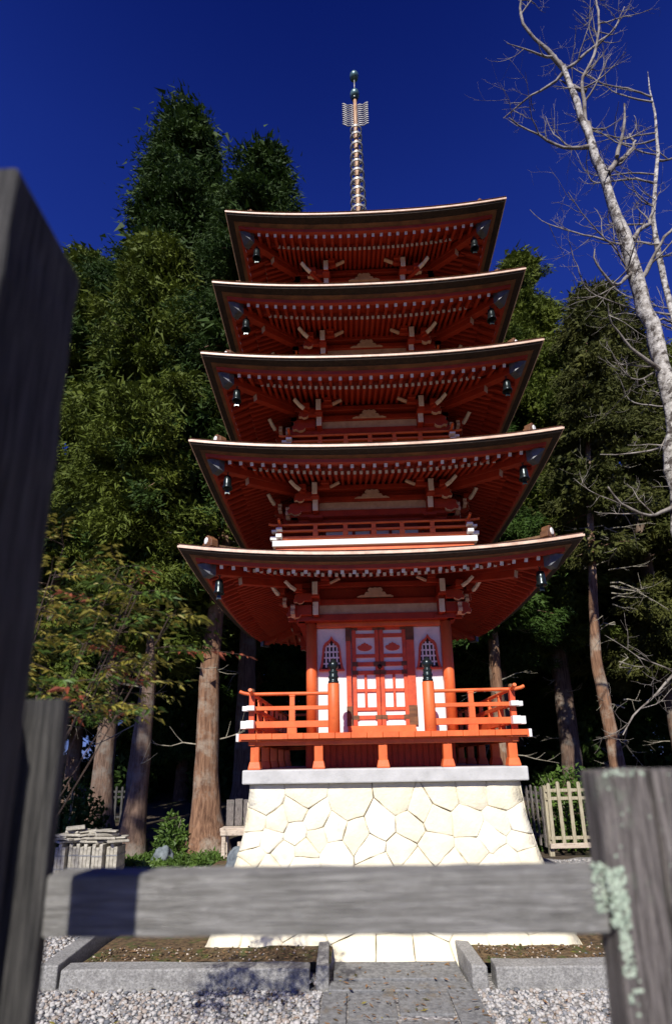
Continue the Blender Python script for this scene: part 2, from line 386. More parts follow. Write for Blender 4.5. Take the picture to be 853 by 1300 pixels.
# door frame
for x0, x1 in ((243, 268), (556, 596)):
    b = MB(); b.box(X(x0), X(x1), -.812, -.745, 2.061, 3.271, 0); b.box(X(x0) - .003, X(x1) + .003, -.816, -.744, 2.06, ZZ(520), 1); b.box(X(x0) - .003, X(x1) + .003, -.8165, -.744, ZZ(180), 3.268, 1)
    b.build('door_frame', ['redw', 'brown'], pag)
blob = [(-1, -.1), (-.82, .25), (-.55, .3), (-.4, .62), (-.12, .7), (0, 1), (.12, .7), (.4, .62), (.55, .3), (.82, .25), (1, -.1), (.85, -.55), (.5, -.85), (0, -.95), (-.5, -.85), (-.85, -.55)]
for x0, x1, cm in ((283, 405, 341), (426, 548, 486)):
    d = MB(); d.box(X(x0) - .012, X(x1) + .012, -.775, -.745, 2.062, 3.268)
    door = d.build('door', 'white', pag)
    fr = MB()
    for a, b_ in ((98, 121), (141, 161), (250, 268), (292, 313), (337, 357), (431, 448), (525, 543), (566, 586)): fr.box(X(x0 + 12), X(x1 - 12), -.795, -.776, ZZ(b_), ZZ(a), 0)
    for a, b_ in ((x0 - 9, x0 + 12), (x1 - 12, x1 + 9)): fr.box(X(a) , X(b_), -.799, -.776, 2.063, 3.267, 0)
    fr.box(X(cm) - .016, X(cm) + .016, -.794, -.776, ZZ(525), ZZ(357), 0)
    fr.build('door_lattice', 'redw', door, .003)
    for a, b_ in ((98, 121), (292, 313), (337, 357), (566, 586)):
        for c in (x0 - 9, x1 - 20): st = MB().box(X(c) - .001, X(c + 29) + .001, -.8015, -.777, ZZ(b_) - .002, ZZ(a) + .002).build('metal_strap', 'brown', door)
    fn = lambda a, c, dd: (X(cm) + a * .092, dd, ZZ(210) + c * .058)
    MB().prism(blob, fn, -.789, -.776).build('door_ornament', 'redw', door, .002)
MB().lathe([(.0, 0), (.028, 0), (.028, .012), (.0, .02)], (0, 0, 0), 12).build('door_lock', 'iron', pag).matrix_local = Matrix.Translation((X(415), -.80, ZZ(318))) @ Matrix.Rotation(R(90), 4, 'X')
# bell shaped windows
half = [(71, 328), (66, 312), (60, 285), (56, 255), (53, 225), (48, 203), (36, 187), (20, 178), (9, 168), (0, 152)]
out = [(-a, c) for a, c in half] + [(a, c) for a, c in reversed(half[:-1])]
inn = [(-a * .80 + 0, 318 - (318 - max(c, 0)) * .90) for a, c in half] + [(a * .80, 318 - (318 - c) * .90) for a, c in reversed(half[:-1])]
for cc in (168, 667):
    s = .88
    fo = lambda a, c, dd: (X(cc) + a * .002376 * s, dd, ZZ(c))
    n = len(out); b = MB()
    vs = [fo(a, c, d) for d in (-.83, -.791) for ring in (out, inn) for a, c in ring]
    fs = []
    for i in range(n):
        j = (i + 1) % n
        fs += [(i, j, n + j, n + i), (i, 2 * n + i, 2 * n + j, j), (n + i, n + j, 3 * n + j, 3 * n + i), (2 * n + i, 3 * n + i, 3 * n + j, 2 * n + j)]
    w = b.add(vs, fs).build('window', 'redw', pag)
    MB().prism(inn, fo, -.7925, -.791).build('window_opening', 'gap', w)
    lt = MB()
    def hw(c):      # inner half width at height c
        k = [(a, q) for a, q in inn if a >= 0]; k.sort(key=lambda t: t[1])
        return float(np.interp(c, [q for a, q in k], [a for a, q in k]))
    for a in (-32, -11, 11, 32):
        top = next((c for c in range(160, 300, 2) if hw(c) >= abs(a) + 3), 300); lt.box(X(cc) + (a - 4.2) * .002376 * s, X(cc) + (a + 4.2) * .002376 * s, -.806, -.797, ZZ(317), ZZ(top))
    for c in (205, 236, 266, 297): lt.box(X(cc) - hw(c) * .002376 * s, X(cc) + hw(c) * .002376 * s, -.804, -.798, ZZ(c + 4.2), ZZ(c - 4.2))
    lt.build('window_lattice', 'white', w)
    MB().box(X(cc) - .155, X(cc) + .155, -.842, -.791, ZZ(337), ZZ(327)).build('window_sill', 'redw', w, .003)

# ---- storeys, brackets, roofs
def nose(b, org, dr, L, z, h, t, m, mr):
    """a carved bracket nose: side outline red, rim pale. dr: unit dir (x,y)"""
    prof = [(0, -h / 2), (.45 * L, -h / 2), (.55 * L, -.72 * h), (.72 * L, -.80 * h), (.86 * L, -.60 * h), (L, -.66 * h), (1.04 * L, -.35 * h), (.94 * L, -.05 * h), (.98 * L, .2 * h), (.86 * L, .40 * h), (.6 * L, .5 * h), (0, h / 2)]
    px, py = -dr[1], dr[0]
    fn = lambda a, c, d: (org[0] + dr[0] * a + px * d, org[1] + dr[1] * a + py * d, z + c)
    n = len(prof); vs = [fn(a, c, d) for d in (-t / 2, t / 2) for a, c in prof]
    fs = [tuple(range(n)), tuple(range(2 * n - 1, n - 1, -1))] + [(i, n + i, n + (i + 1) % n, (i + 1) % n) for i in range(n)]
    ms = [m, m] + [mr if 1 <= i <= 10 else m for i in range(n)]
    b.add(vs, fs, ms)
kae = [(-1, -.5), (-.78, -.3), (-.62, -.34), (-.52, -.02), (-.34, .0), (-.42, .22), (-.3, .5), (-.12, .42), (0, .52), (.12, .42), (.3, .5), (.42, .22), (.34, .0), (.52, -.02), (.62, -.34), (.78, -.3), (1, -.5)]
def side(fn_v, q, mb):
    c, n = [(1, 0), (0, 1), (-1, 0), (0, -1)][q]; mb.v = [(x * c - y * n, x * n + y * c, z) for x, y, z in mb.v]; return mb
rafter_left = 100
for i in range(5):
    a, z, w = A[i], Z[i], W[i]; sh = SH if i == 0 else 0
    zb = 3.336 if i == 0 else FL[i] + .0
    # storey body: room wall below, stepped bracket zone above
    WO = w + OFF[i]
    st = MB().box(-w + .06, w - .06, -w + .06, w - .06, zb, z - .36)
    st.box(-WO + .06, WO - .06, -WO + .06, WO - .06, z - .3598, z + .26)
    body = st.build('storey', 'under', pag)
    bz, kz = BAND[i], KAE[i]
    bm_ = MB()
    for z0, z1, o_ in ((bz - .145, bz - .062, .035), (bz + .062, bz + .13, .03), (kz + .075, kz + .14, .035)):
        bm_.box(-WO - .03, WO + .03, -WO - o_, -WO + .059, z + z0, z + z1)
    bm_.rot4(); bm_.build('tie_beam', 'under', body, .004)
    bd = MB().box(-WO + .07, WO - .07, -WO, -WO + .058, z + bz - .061, z + bz + .061); bd.rot4(); bd.build('cream_band', 'beige', body)
    for q in range(4):
        fn = lambda p, c, d: (p * .225, d, z + kz + c * .12)
        side(None, q, MB().prism(kae, fn, -WO - .05, -WO - .0)).build('frog_leg_strut', 'beige', body, .002)
    if i:
        # small doors, lattice windows and pale panels behind the balcony rail
        zc = z - .365; z0 = FL[i] + .02
        for q in range(4):
            p = MB().box(-w + .12, w - .12, -w + .03, -w + .058, z0, zc); side(None, q, p).build('wall_panel', 'white', body)
            p = MB()
            for s_ in (-1, 1):
                p.box(s_ * w * .62 - .10, s_ * w * .62 + .10, -w + .018, -w + .029, z0 + .06, z0 + .26, 0)
                for k in range(5): p.box(s_ * w * .62 - .085 + k * .04, s_ * w * .62 - .071 + k * .04, -w + .008, -w + .017, z0 + .06, z0 + .25, 1)
            p.box(-.03, .03, -w + .01, -w + .029, z0, zc, 2); p.box(-w * .36, -w * .36 + .04, -w + .01, -w + .029, z0, zc, 2); p.box(w * .36 - .04, w * .36, -w + .01, -w + .029, z0, zc, 2)
            side(None, q, p).build('lattice_window', ['gap', 'white', 'under'], body)
        for sx in (-1, 1):
            for sy in (-1, 1): MB().lathe([(.05, 0), (.05, z - FL[i] - .365)], (sx * w, sy * w, FL[i] + .003), 12).build('column', 'under', body)
        # balcony floor
        h = BH[i]
        d = MB().box(-h - .03, h + .03, -h - .03, h + .03, FL[i] - .075, FL[i], 0)
        d.box(-h + .005, h - .005, -h + .005, h - .005, FL[i] - .135, FL[i] - .076, 1); d.box(-h - .0, h + .0, -h - .0, h + .0, FL[i] - .30, FL[i] - .136, 2)
        fl = d.build('balcony_floor', ['white', 'red', 'beige'], pag, .004)
        for q in range(4): railing(h - .05, FL[i], .55, 0, pag, q, 'balcony_railing')
    # brackets over the columns, two on every side
    sof = lambda ins_: z - .10 + max(0, ins_ - .42) * .34
    bx_, uz, lz, dz_, iz = BRX[i], z + UPN[i], z + LOW[i], z + DIA[i], z + INN[i]
    uz = min(uz, sof(a - WO - .28) - .075); dz_ = min(dz_, sof(a - WO - .30) - .03); iz = min(iz, sof(a - WO - .22) - .03)
    for q in range(4):
        for sx in (-1, 1):
            b = MB(); x = sx * bx_; y = -WO
            b.box(x - .085, x + .085, y - .05, y + .06, lz - .13, lz - .085, 0)
            b.beam((x, y + .06, lz), (x, y - .16, lz), .070, .165, 0, e1=2)
            b.box(x - .055, x + .055, y - .13, y - .02, lz + .076, uz - .076, 0)
            b.beam((x, y + .06, uz), (x, y - .28, uz), .068, .16, 0, e1=2)
            b.box(x - .05, x + .05, y - .25, y - .16, uz - .10, uz - .0735, 0)
            # carved nose beyond the corner, in the plane of the wall
            nose(b, (sx * (bx_ + .05), y - .07), (sx, 0), .30, lz - .0, .13, .055, 0, 1)
            nose(b, (sx * (bx_ + .04), y - .18), (sx, 0), .22, (lz + uz) / 2 + .02, .10, .05, 0, 1)
            # diagonal arm with a pale rising tip
            p0 = Vector((x, y, dz_ - .03)); p2 = Vector((sx * (DGX[i] + .05), y - .33, dz_ + .045)); p1 = Vector((sx * (DGX[i] - .07), y - .26, dz_ - .05))
            b.beam(p0, p1, .045, .055, 0); pm = p1.lerp(p2, .5) - Vector((0, 0, .012)); b.beam(p1, pm, .045, .034, 2); b.beam(pm, p2, .043, .030, 2)
            b.box(sx * (DGX[i] - .10) - .045, sx * (DGX[i] - .10) + .045, y - .27, y - .18, dz_ - .045, dz_ + .03, 0)
            # inner arm pointing to the middle of the side
            p0 = Vector((x, y - .20, iz - .03)); p1 = Vector((sx * (INX[i] + .06), y - .22, iz - .03)); p2 = Vector((sx * (INX[i] - .06), y - .23, iz + .025))
            b.beam(p0, p1, .045, .05, 0); b.beam(p1, p2, .042, .026, 1)
            b.box(sx * (INX[i] + .12) - .05, sx * (INX[i] + .12) + .05, y - .27, y - .17, iz - .005, iz + .05, 0)
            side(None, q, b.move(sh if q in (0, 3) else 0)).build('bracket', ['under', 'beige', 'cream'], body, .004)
    # ---------------- roof
    rs = lambda t: RISE * min(1.2, abs(t)) ** 2.3
    NX = 28
    top_w = (BH[i + 1] - .06) if i < 4 else .12
    top_z = (FL[i + 1] - .16) if i < 4 else 9.75
    def edge(t, d):  # t in -1..1 along the side, inset d
        return ((a - d) * t, -(a - d))
    def strip(levels, m):
        """levels: list of (inset, dz) -> quads along one side"""
        b = MB(); k = len(levels)
        vs = []
        for j in range(NX + 1):
            t = -1 + 2 * j / NX
            for d, dz in levels: x, y = edge(t, d); vs.append((x, y, z + rs(t) + dz))
        fs = [(j * k + l, j * k + l + 1, (j + 1) * k + l + 1, (j + 1) * k + l) for j in range(NX) for l in range(k - 1)]
        b.add(vs, fs, m, False); b.rot4(); return b
    # top surface, concave
    k = 10; vs = []; run = a - top_w
    for j in range(NX + 1):
        t = -1 + 2 * j / NX
        for l in range(k + 1):
            f = l / k; d = f * run; x, y = edge(t, d)
            hgt = (top_z - z - .045)
            zz = z + .045 + rs(t) * (1 - f) ** 1.6 + hgt * (.80 * f + .20 * f * f)
            vs.append((x, y, zz))
    fs = [(j * (k + 1) + l, j * (k + 1) + l + 1, (j + 1) * (k + 1) + l + 1, (j + 1) * (k + 1) + l) for j in range(NX) for l in range(k)]
    rb = MB(); rb.add(vs, fs, 0, True); rb.rot4()
    roof = rb.build('roof', 'shingle', pag)
    b = strip([(0.012, .045), (0.012, .022), (0.0, .022), (0, 0), (.012, 0)], 0); b.build('eave_drip_edge', 'copper', roof, fix=True)
    b = strip([(.012, 0), (.02, -.022), (.098, -.038)], 0); b.build('shingle_edge', 'dark', roof)
    b = strip([(.098, -.038), (.098, -.046), (.148, -.060)], 0); b.build('eave_board', 'brown', roof)
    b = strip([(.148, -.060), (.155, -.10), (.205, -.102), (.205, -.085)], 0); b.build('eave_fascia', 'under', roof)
    ins = a - w + .05
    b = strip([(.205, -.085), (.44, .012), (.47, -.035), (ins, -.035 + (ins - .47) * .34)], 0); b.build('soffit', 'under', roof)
    # rafters
    big = MB()
    nf = 26; nb = 38 if i < 2 else 36
    for q in range(4):
        for row, cnt in (('fly', nf), ('base', nb)):
            d0, dz0, slope, wd, hh, half = (.20, -.122, .45, .036, .042, a - .42) if row == 'fly' else (.42, -.075, .34, .034, .040, a - .66)
            for k in range(cnt + 1):
                x = -half + 2 * half * k / cnt
                dend = .47 if row == 'fly' else a - max(abs(x) + .03, w - .03)
                if dend < d0 + .06: continue
                ze = z + rs(x / (a - d0)) + dz0
                p0 = (x, -(a - d0), ze); p1 = (x, -(a - dend), z + rs(x / (a - d0)) * .75 + dz0 + (dend - d0) * slope)
                single = q == 0 and row == 'fly' and i < 3
                mb = MB() if single else big
                o_ = len(mb.v)
                mb.beam(p0, p1, wd, hh, 0, e0=1)
                if single: mb.build('rafter', ['under', 'tip'], roof)
                elif q:
                    c, s_ = [(1, 0), (0, 1), (-1, 0), (0, -1)][q]
                    for v_ in range(o_, len(mb.v)): xx, yy, zz = mb.v[v_]; mb.v[v_] = (xx * c - yy * s_, xx * s_ + yy * c, zz)
    tag(big.build('rafters', ['under', 'tip'], roof), kind='stuff')
    # hip rafters with caps, hip ridges with scroll ornaments
    for q in range(4):
        ang = q * math.pi / 2
        Rm = Matrix.Rotation(ang, 4, 'Z')
        dg = Vector((.7071, -.7071, 0))
        def at(d, dz): return Rm @ Vector((a - d, -(a - d), z + RISE + dz))
        b = MB(); b.beam(at(.25, -.17), at(a - w, -.06 + .12), .085, .10, 0)
        b.beam(at(.55, -.20), at(a - w + .02, -.14 + .12), .075, .085, 0, e0=1)
        b.build('hip_rafter', ['under', 'beige'], roof, .003)
        # pyramid cap of dark metal on the hip end
        c0 = at(.25, -.165); o_ = Rm @ dg; r_ = Vector((-o_.y, o_.x, 0)); up = Vector((0, 0, 1))
        cp = MB(); hw_ = .070
        ring = [c0 + r_ * sx * hw_ + up * sz * hw_ for sx, sz in ((-1, -1), (1, -1), (1, 1), (-1, 1))]
        ring2 = [p - o_ * .07 for p in ring]; tipv = c0 + o_ * .12 + up * .035
        cp.add(ring2 + ring + [tipv], [(0, 1, 5, 4), (1, 2, 6, 5), (2, 3, 7, 6), (3, 0, 4, 7), (4, 5, 8), (5, 6, 8), (6, 7, 8), (7, 4, 8), (3, 2, 1, 0)])
        cp.build('hip_cap', 'cap', roof)
        # ridge on top
        hgt = (top_z - z - .045); rg = MB(); pts = []
        for l in range(9):
            f = (.26 / run) + (1 - .26 / run) * l / 8; d = f * run
            pts.append(Rm @ Vector((a - d, -(a - d), z + .045 + RISE * (1 - f) ** 1.6 + hgt * (.80 * f + .20 * f * f) + .02)))
        for p_, q_ in zip(pts[:-1], pts[1:]): rg.beam(p_, q_, .10, .07, 0)
        rg.build('hip_ridge', 'shingle', roof)
        # scroll shaped end tile with a pale disc, facing out along the diagonal
        e0 = pts[0]; pr = [(-1, -.6), (-.95, .1), (-.6, .3), (-.55, .75), (-.2, 1.0), (.2, .95), (.42, .6), (.75, .5), (1, .15), (1.0, -.6)]
        fn = lambda p_, c, d: tuple(e0 + o_ * d + r_ * p_ * .105 + up * (.045 + c * .095))
        orn = MB().prism(pr, fn, -.05, .035, 0); 
        for ss in (0,):
            ctr = e0 + o_ * .036 + up * .07; n = 12
            vs = [ctr + o_ * dd + r_ * math.cos(2 * math.pi * k_ / n) * .034 + up * math.sin(2 * math.pi * k_ / n) * .042 for dd in (0, .012) for k_ in range(n)]
            orn.add(vs, [tuple(range(n, 2 * n))] + [(k_, (k_ + 1) % n, n + (k_ + 1) % n, n + k_) for k_ in range(n)], 1)
        orn.build('ridge_end_tile', ['brown', 'white'], roof, .006)

# ---- spire
sp = MB().lathe([(.20, 0), (.20, .12), (.15, .14), (.13, .26), (.09, .34), (.055, .40), (.045, 1.0), (.042, 2.6), (.038, 3.55), (.03, 4.05)], (0, 0, 9.70), 14)
spire = sp.build('spire', 'spirepole', pag)
rz = [10.55, 10.77, 10.98, 11.191, 11.398, 11.61, 11.839, 12.054, 12.256, 12.492, 12.734, 12.909]
def hoop(r0, zz, n=24):
    b = MB(); pr = [(r0 - .02, -.010), (r0, -.018), (r0 + .003, .020), (r0 - .017, .022)]
    vs = [(r * math.cos(2 * math.pi * j / n), r * math.sin(2 * math.pi * j / n), zz + h) for j in range(n) for r, h in pr]
    return b.add(vs, [(j * 4 + l, j * 4 + (l + 1) % 4, ((j + 1) % n) * 4 + (l + 1) % 4, ((j + 1) % n) * 4 + l) for j in range(n) for l in range(4)], 0, False)
for k, zz in enumerate(rz):
    r0 = .152 - .046 * k / 11
    b = hoop(r0, zz)
    for j in range(4):
        t = j * math.pi / 2 + .4; b.beam((.03 * math.cos(t), .03 * math.sin(t), zz - .01), ((r0 - .02) * math.cos(t), (r0 - .02) * math.sin(t), zz - .01), .02, .014)
    b.build('spire_ring', 'ring', spire)
    if k < len(rz) - 1:
        zz2 = rz[k + 1]
        for j in range(4):
            b = MB(); t = j * math.pi / 2 + .78
            b.tube([((r0) * math.cos(t), r0 * math.sin(t), zz), ((r0 + .012) * math.cos(t), (r0 + .012) * math.sin(t), (zz + zz2) / 2 - .03), ((r0 - .005) * math.cos(t), (r0 - .005) * math.sin(t), zz2)], .005, 5)
            b.build('spire_chain', 'iron', spire)
for k in range(11):
    zz = 13.04 + k * .052
    b = MB()
    for sx in (-1, 1):
        pts = [(sx * (.04 + .20 * f), 0, zz + .10 * f * .6 + .018 * math.sin(f * 9)) for f in [j / 7 for j in range(8)]]
        b.tube(pts, .010, 5)
    b.build('spire_fin', 'ring', spire)
def ball(r, zc, n=14): return [(r * math.sin(math.pi * j / n) + .001, zc - r * math.cos(math.pi * j / n)) for j in range(n + 1)]
MB().lathe([(.04, 0), (.06, .03), (.05, .06)], (0, 0, 13.70), 14).build('spire_collar', 'iron', spire)
MB().lathe(ball(.088, 0), (0, 0, 13.845), 20).build('spire_ball', 'verdigris', spire)
MB().lathe([(.012, 0), (.009, .45)], (0, 0, 13.90), 8).build('spire_rod', 'ring', spire)
MB().lathe(ball(.085, 0), (0, 0, 14.33), 20).build('spire_ball', 'verdigris', spire)

# ---- wind bells
lev = ['lowest', 'second lowest', 'middle', 'second highest', 'topmost']
def make_bell():
    t = thing('wind_bell', 'x', 'wind bell', group='wind bells under the roof corners')
    MB().lathe([(.001, -.085), (.030, -.088), (.042, -.10), (.046, -.16), (.048, -.21), (.058, -.235), (.058, -.25), (.048, -.246), (.040, -.16), (.03, -.11), (.001, -.10)], (0, 0, 0), 16).build('bell_body', 'iron', t)
    b = MB()
    for k in range(4): b.tube([(.010 * math.cos(j * math.pi / 4), 0, -.012 - k * .022 + .014 * math.sin(j * math.pi / 4)) if k % 2 else (0, .010 * math.cos(j * math.pi / 4), -.012 - k * .022 + .014 * math.sin(j * math.pi / 4)) for j in range(9)], .004, 5)
    b.tube([(0, 0, .05), (0, 0, 0)], .005, 5); b.build('chain', 'iron', t)
    b = MB().tube([(0, 0, -.12), (0, 0, -.27)], .004, 5); b.prism([(-.02, 0), (.02, 0), (.028, -.05), (0, -.038), (-.028, -.05)], lambda a, c, d: (a, d, -.265 + c), -.003, .003)
    b.build('clapper', 'iron', t)
    return t
bell0 = None
for i in range(5):
    for sx, nm in ((-1, 'left'), (1, 'right')):
        t = bell0 = make_bell() if bell0 is None else copy_tree(bell0)
        t.location = (sx * (A[i] - .37), -(A[i] - .33), Z[i] - .10 + .065)
        t['label'] = 'black bronze wind bell hanging under the %s front corner of the %s roof' % (nm, lev[i])

# ================================================================== GROUND
def sheet(name, pts, z, m, kind='structure', jit=0, res=None):
    b = MB(); b.add([(x, y, z) for x, y in pts], [tuple(range(len(pts)))]); return tag(b.build(name, m), kind=kind)
# one large ground sheet with gentle unevenness
gx = sorted(set([-400, -150, -60, 60, 150, 400] + [round(-30 + k * .75, 2) for k in range(81)])); gy = sorted(set([-400, -120, -40, 150, 400] + [round(-20 + k * .75, 2) for k in range(90)]))
b = MB()
vs = [(x, y, GZ - .01 + (.06 * math.sin(x * .7 + y * .3) * math.sin(y * .5 - x * .2) if y > 3.6 and abs(x) < 30 else 0) + (max(0, min(1, (y - 4) / 20)) * .5 if y > 4 else 0)) for y in gy for x in gx]
nx = len(gx)
b.add(vs, [(j * nx + i, j * nx + i + 1, (j + 1) * nx + i + 1, (j + 1) * nx + i) for j in range(len(gy) - 1) for i in range(nx - 1)], 0, True)
tag(b.build('ground', 'forest'), kind='structure')
edge = []
for k in range(40):
    edge.append((7 - 14 * k / 39, 3.25 + .22 * math.sin(k * 1.7) + .15 * math.sin(k * .6 + 1)))
sheet('gravel_court', [(-7, -12), (7, -12)] + edge, GZ, 'gravel')
# planting bed of mossy soil round the base
bx = [-2.74 + k * .137 for k in range(41)]; by = [-2.12 + k * .14 for k in range(41)]
rnd = random.Random(5)
b = MB(); vs = []
for y in by:
    for x in bx:
        zz = .0 + rnd.uniform(-.012, .012) - (.02 if abs(x) > 2.6 else 0)
        vs.append((x, y, zz))
fs = []
for j in range(40):
    for i in range(40):
        xc, yc = bx[i] + .07, by[j] + .07
        if -.60 < xc < .62 and yc < -1.45: continue
        if j == 39 or True: fs.append((j * 41 + i, j * 41 + i + 1, (j + 1) * 41 + i + 1, (j + 1) * 41 + i))
b.add(vs, fs, 0, True); tag(b.build('soil_bed', 'soil'), kind='structure')

# ---- granite kerbs
def slab(name, label, cat, pts, z0, z1, m, seed, group=None, bev=.012, rough=.006):
    """a hewn block: footprint pts, slightly uneven top"""
    b = MB(); n = len(pts); r_ = random.Random(seed)
    b.prism(pts, lambda a, c, d: (a, c, d), z0, z1)
    b.v = [(x + r_.uniform(-rough, rough), y + r_.uniform(-rough, rough), z + (r_.uniform(-rough, rough) if z > z0 + .01 else 0)) for x, y, z in b.v]
    o = b.build(name, m, None, bev, 2); return tag(o, label, cat, group)
def rect(x0, x1, y0, y1, k=5):
    xs = [x0 + (x1 - x0) * i / k for i in range(k + 1)]
    return [(x, y0) for x in xs] + [(x, y1) for x in reversed(xs)]
slab('kerb_stone', 'long grey granite kerb block on the left of the path', 'kerb stone', rect(-2.80, -.72, -2.30, -2.13, 9), -.2, .012, 'granite', 1, 'granite kerb blocks')
slab('kerb_stone', 'long grey granite kerb block on the right behind the lichen covered post', 'kerb stone', rect(.80, 2.6, -2.30, -2.10, 9), -.2, .02, 'granite', 2, 'granite kerb blocks')
slab('kerb_stone', 'shaded granite edging running back along the left side of the soil bed', 'kerb stone', [(-2.99, -2.28), (-2.84, -2.26), (-2.92, -.9), (-3.06, -.9)], -.2, .03, 'granite', 3, 'granite kerb blocks')
slab('cheek_stone', 'upright granite cheek stone on the left of the flagstone path', 'edging stone', [(-.665, -2.30), (-.555, -2.30), (-.585, -1.52), (-.685, -1.52)], -.2, .035, 'granite', 4, 'cheek stones beside the path')
slab('cheek_stone', 'upright granite cheek stone on the right of the flagstone path', 'edging stone', [(.60, -2.32), (.735, -2.32), (.70, -1.52), (.575, -1.52)], -.2, .035, 'granite', 5, 'cheek stones beside the path')
# ---- flagstone path (setting): risers, border strips, infill flags
b = MB()
b.box(-.53, .57, -2.18, -1.80, -.20, -.105); b.box(-.50, .10, -1.78, -1.70, -.2, -.095); b.box(.13, .36, -1.78, -1.68, -.2, -.10)
b.box(-.56, .60, -2.36, -2.19, -.2, -.118); b.box(-.60, -.41, -3.6, -2.365, -.2, -.122); b.box(.40, .62, -3.6, -2.365, -.2, -.122)
y = -2.37
for k in range(4):
    b.box(-.40, -.035, y - .42, y, -.2, -.138 + .003 * (k % 2)); b.box(-.015, .39, y - .36 - .06 * (k % 2), y, -.2, -.134 - .003 * (k % 2)); y -= .44
rr = random.Random(3); b.v = [(x + rr.uniform(-.008, .008), y + rr.uniform(-.008, .008), z + rr.uniform(-.004, .004)) for x, y, z in b.v]
tag(b.build('path', 'flag', None, .008, 2), kind='structure')

# ---- loose pebbles near the camera and round the stones
ico_v = []; t_ = (1 + 5 ** .5) / 2
for a_, c_ in ((1, t_), (-1, t_), (1, -t_), (-1, -t_)): ico_v += [(0, a_, c_), (a_, c_, 0), (c_, 0, a_)]
iv = np.array(ico_v) / math.hypot(1, t_)
from itertools import combinations
el_ = min(np.linalg.norm(iv[a_] - iv[c_]) for a_, c_ in combinations(range(12), 2)) * 1.01
ifs = [t for t in combinations(range(12), 3) if all(np.linalg.norm(iv[a_] - iv[c_]) < el_ for a_, c_ in combinations(t, 2))]
ifs = [(a_, c_, e_) if np.dot(np.cross(iv[c_] - iv[a_], iv[e_] - iv[a_]), iv[a_]) > 0 else (a_, e_, c_) for a_, c_, e_ in ifs]
def np_mesh(name, V, Fc, mats, mi=None, smooth=False, parent=None):
    me = bpy.data.meshes.new(name); k = Fc.shape[1]
    me.vertices.add(len(V)); me.vertices.foreach_set('co', np.asarray(V, np.float32).ravel())
    me.loops.add(Fc.size); me.loops.foreach_set('vertex_index', Fc.astype(np.int32).ravel())
    me.polygons.add(len(Fc)); me.polygons.foreach_set('loop_start', np.arange(len(Fc), dtype=np.int32) * k)
    for q in mats: me.materials.append(M[q])
    if mi is not None: me.polygons.foreach_set('material_index', np.asarray(mi, np.int32))
    me.polygons.foreach_set('use_smooth', np.full(len(Fc), smooth, dtype=bool))
    me.update(calc_edges=True); me.validate()
    o = bpy.data.objects.new(name, me); COL.objects.link(o)
    if parent: o.parent = parent
    return o
rg_ = np.random.default_rng(11)
def pebbles(name, zones, size=(.010, .024)):
    P = []
    for x0, x1, y0, y1, n, z in zones:
        P.append(np.stack([rg_.uniform(x0, x1, n), rg_.uniform(y0, y1, n), np.full(n, z) + rg_.uniform(-.004, .014, n)], 1))
    P = np.concatenate(P); n = len(P)
    s_ = rg_.uniform(*size, (n, 1, 1)) * rg_.uniform(.65, 1.25, (n, 1, 3)) * np.array([1, 1, .75])
    V = iv[None] * (1 + rg_.uniform(-.22, .22, (n, 12, 1))) * s_
    an = rg_.uniform(0, 6.28, n); c, s = np.cos(an), np.sin(an)
    V = np.stack([V[..., 0] * c[:, None] - V[..., 1] * s[:, None], V[..., 0] * s[:, None] + V[..., 1] * c[:, None], V[..., 2]], -1) + P[:, None]
    Fc = (np.array(ifs)[None] + (np.arange(n) * 12)[:, None, None]).reshape(-1, 3)
    mi = np.repeat(rg_.choice(4, n, p=[.5, .22, .18, .10]), len(ifs))
    return tag(np_mesh(name, V.reshape(-1, 3), Fc, ['peb0', 'peb1', 'peb2', 'peb3'] if name == 'gravel' else ['soil', 'bench', 'soil', 'peb3'], mi, True), kind='stuff')
pebbles('gravel', [(-3.1, -.62, -3.5, -2.31, 5200, GZ), (.63, 2.4, -3.5, -2.31, 3800, GZ), (-4.0, -3.0, -2.6, .2, 3000, GZ), (2.2, 4.2, .5, 3.1, 2600, GZ), (-.75, -.62, -2.3, -2.1, 60, -.1), (-4.4, -2.3, 1.2, 3.0, 1400, GZ)])
pebbles('soil_grit', [(-2.7, -.7, -2.1, -1.75, 420, .0), (.75, 2.6, -2.08, -1.70, 620, .0)], (.004, .012))

# fallen leaves and needles
g = np.random.default_rng(8)
P = np.concatenate([np.stack([g.uniform(-2.7, 2.7, 420), g.uniform(-2.1, -1.80, 420), np.full(420, .016)], 1), np.stack([g.uniform(-3, 2.6, 260), g.uniform(-3.4, -2.32, 260), np.full(260, GZ + .035)], 1), np.stack([g.uniform(-.5, .56, 60), g.uniform(-3.2, -1.86, 60), np.full(60, -.095)], 1)])
P = P[~((np.abs(P[:, 0]) < .80) & (P[:, 2] > 0))]
n = len(P); an = g.uniform(0, 6.28, n); l = g.uniform(.012, .035, n)[:, None]; d = np.stack([np.cos(an), np.sin(an), g.uniform(-.15, .25, n)], 1); r = np.stack([-np.sin(an), np.cos(an), g.uniform(-.2, .2, n)], 1)
V = np.stack([P - d * l, P + r * l * .35, P + d * l, P - r * l * .35], 1).reshape(-1, 3)
tag(np_mesh('fallen_leaves', V, np.arange(n * 4).reshape(-1, 4), ['deadleaf', 'soil', 'leafy'], g.choice(3, n, p=[.55, .38, .07])), kind='stuff')

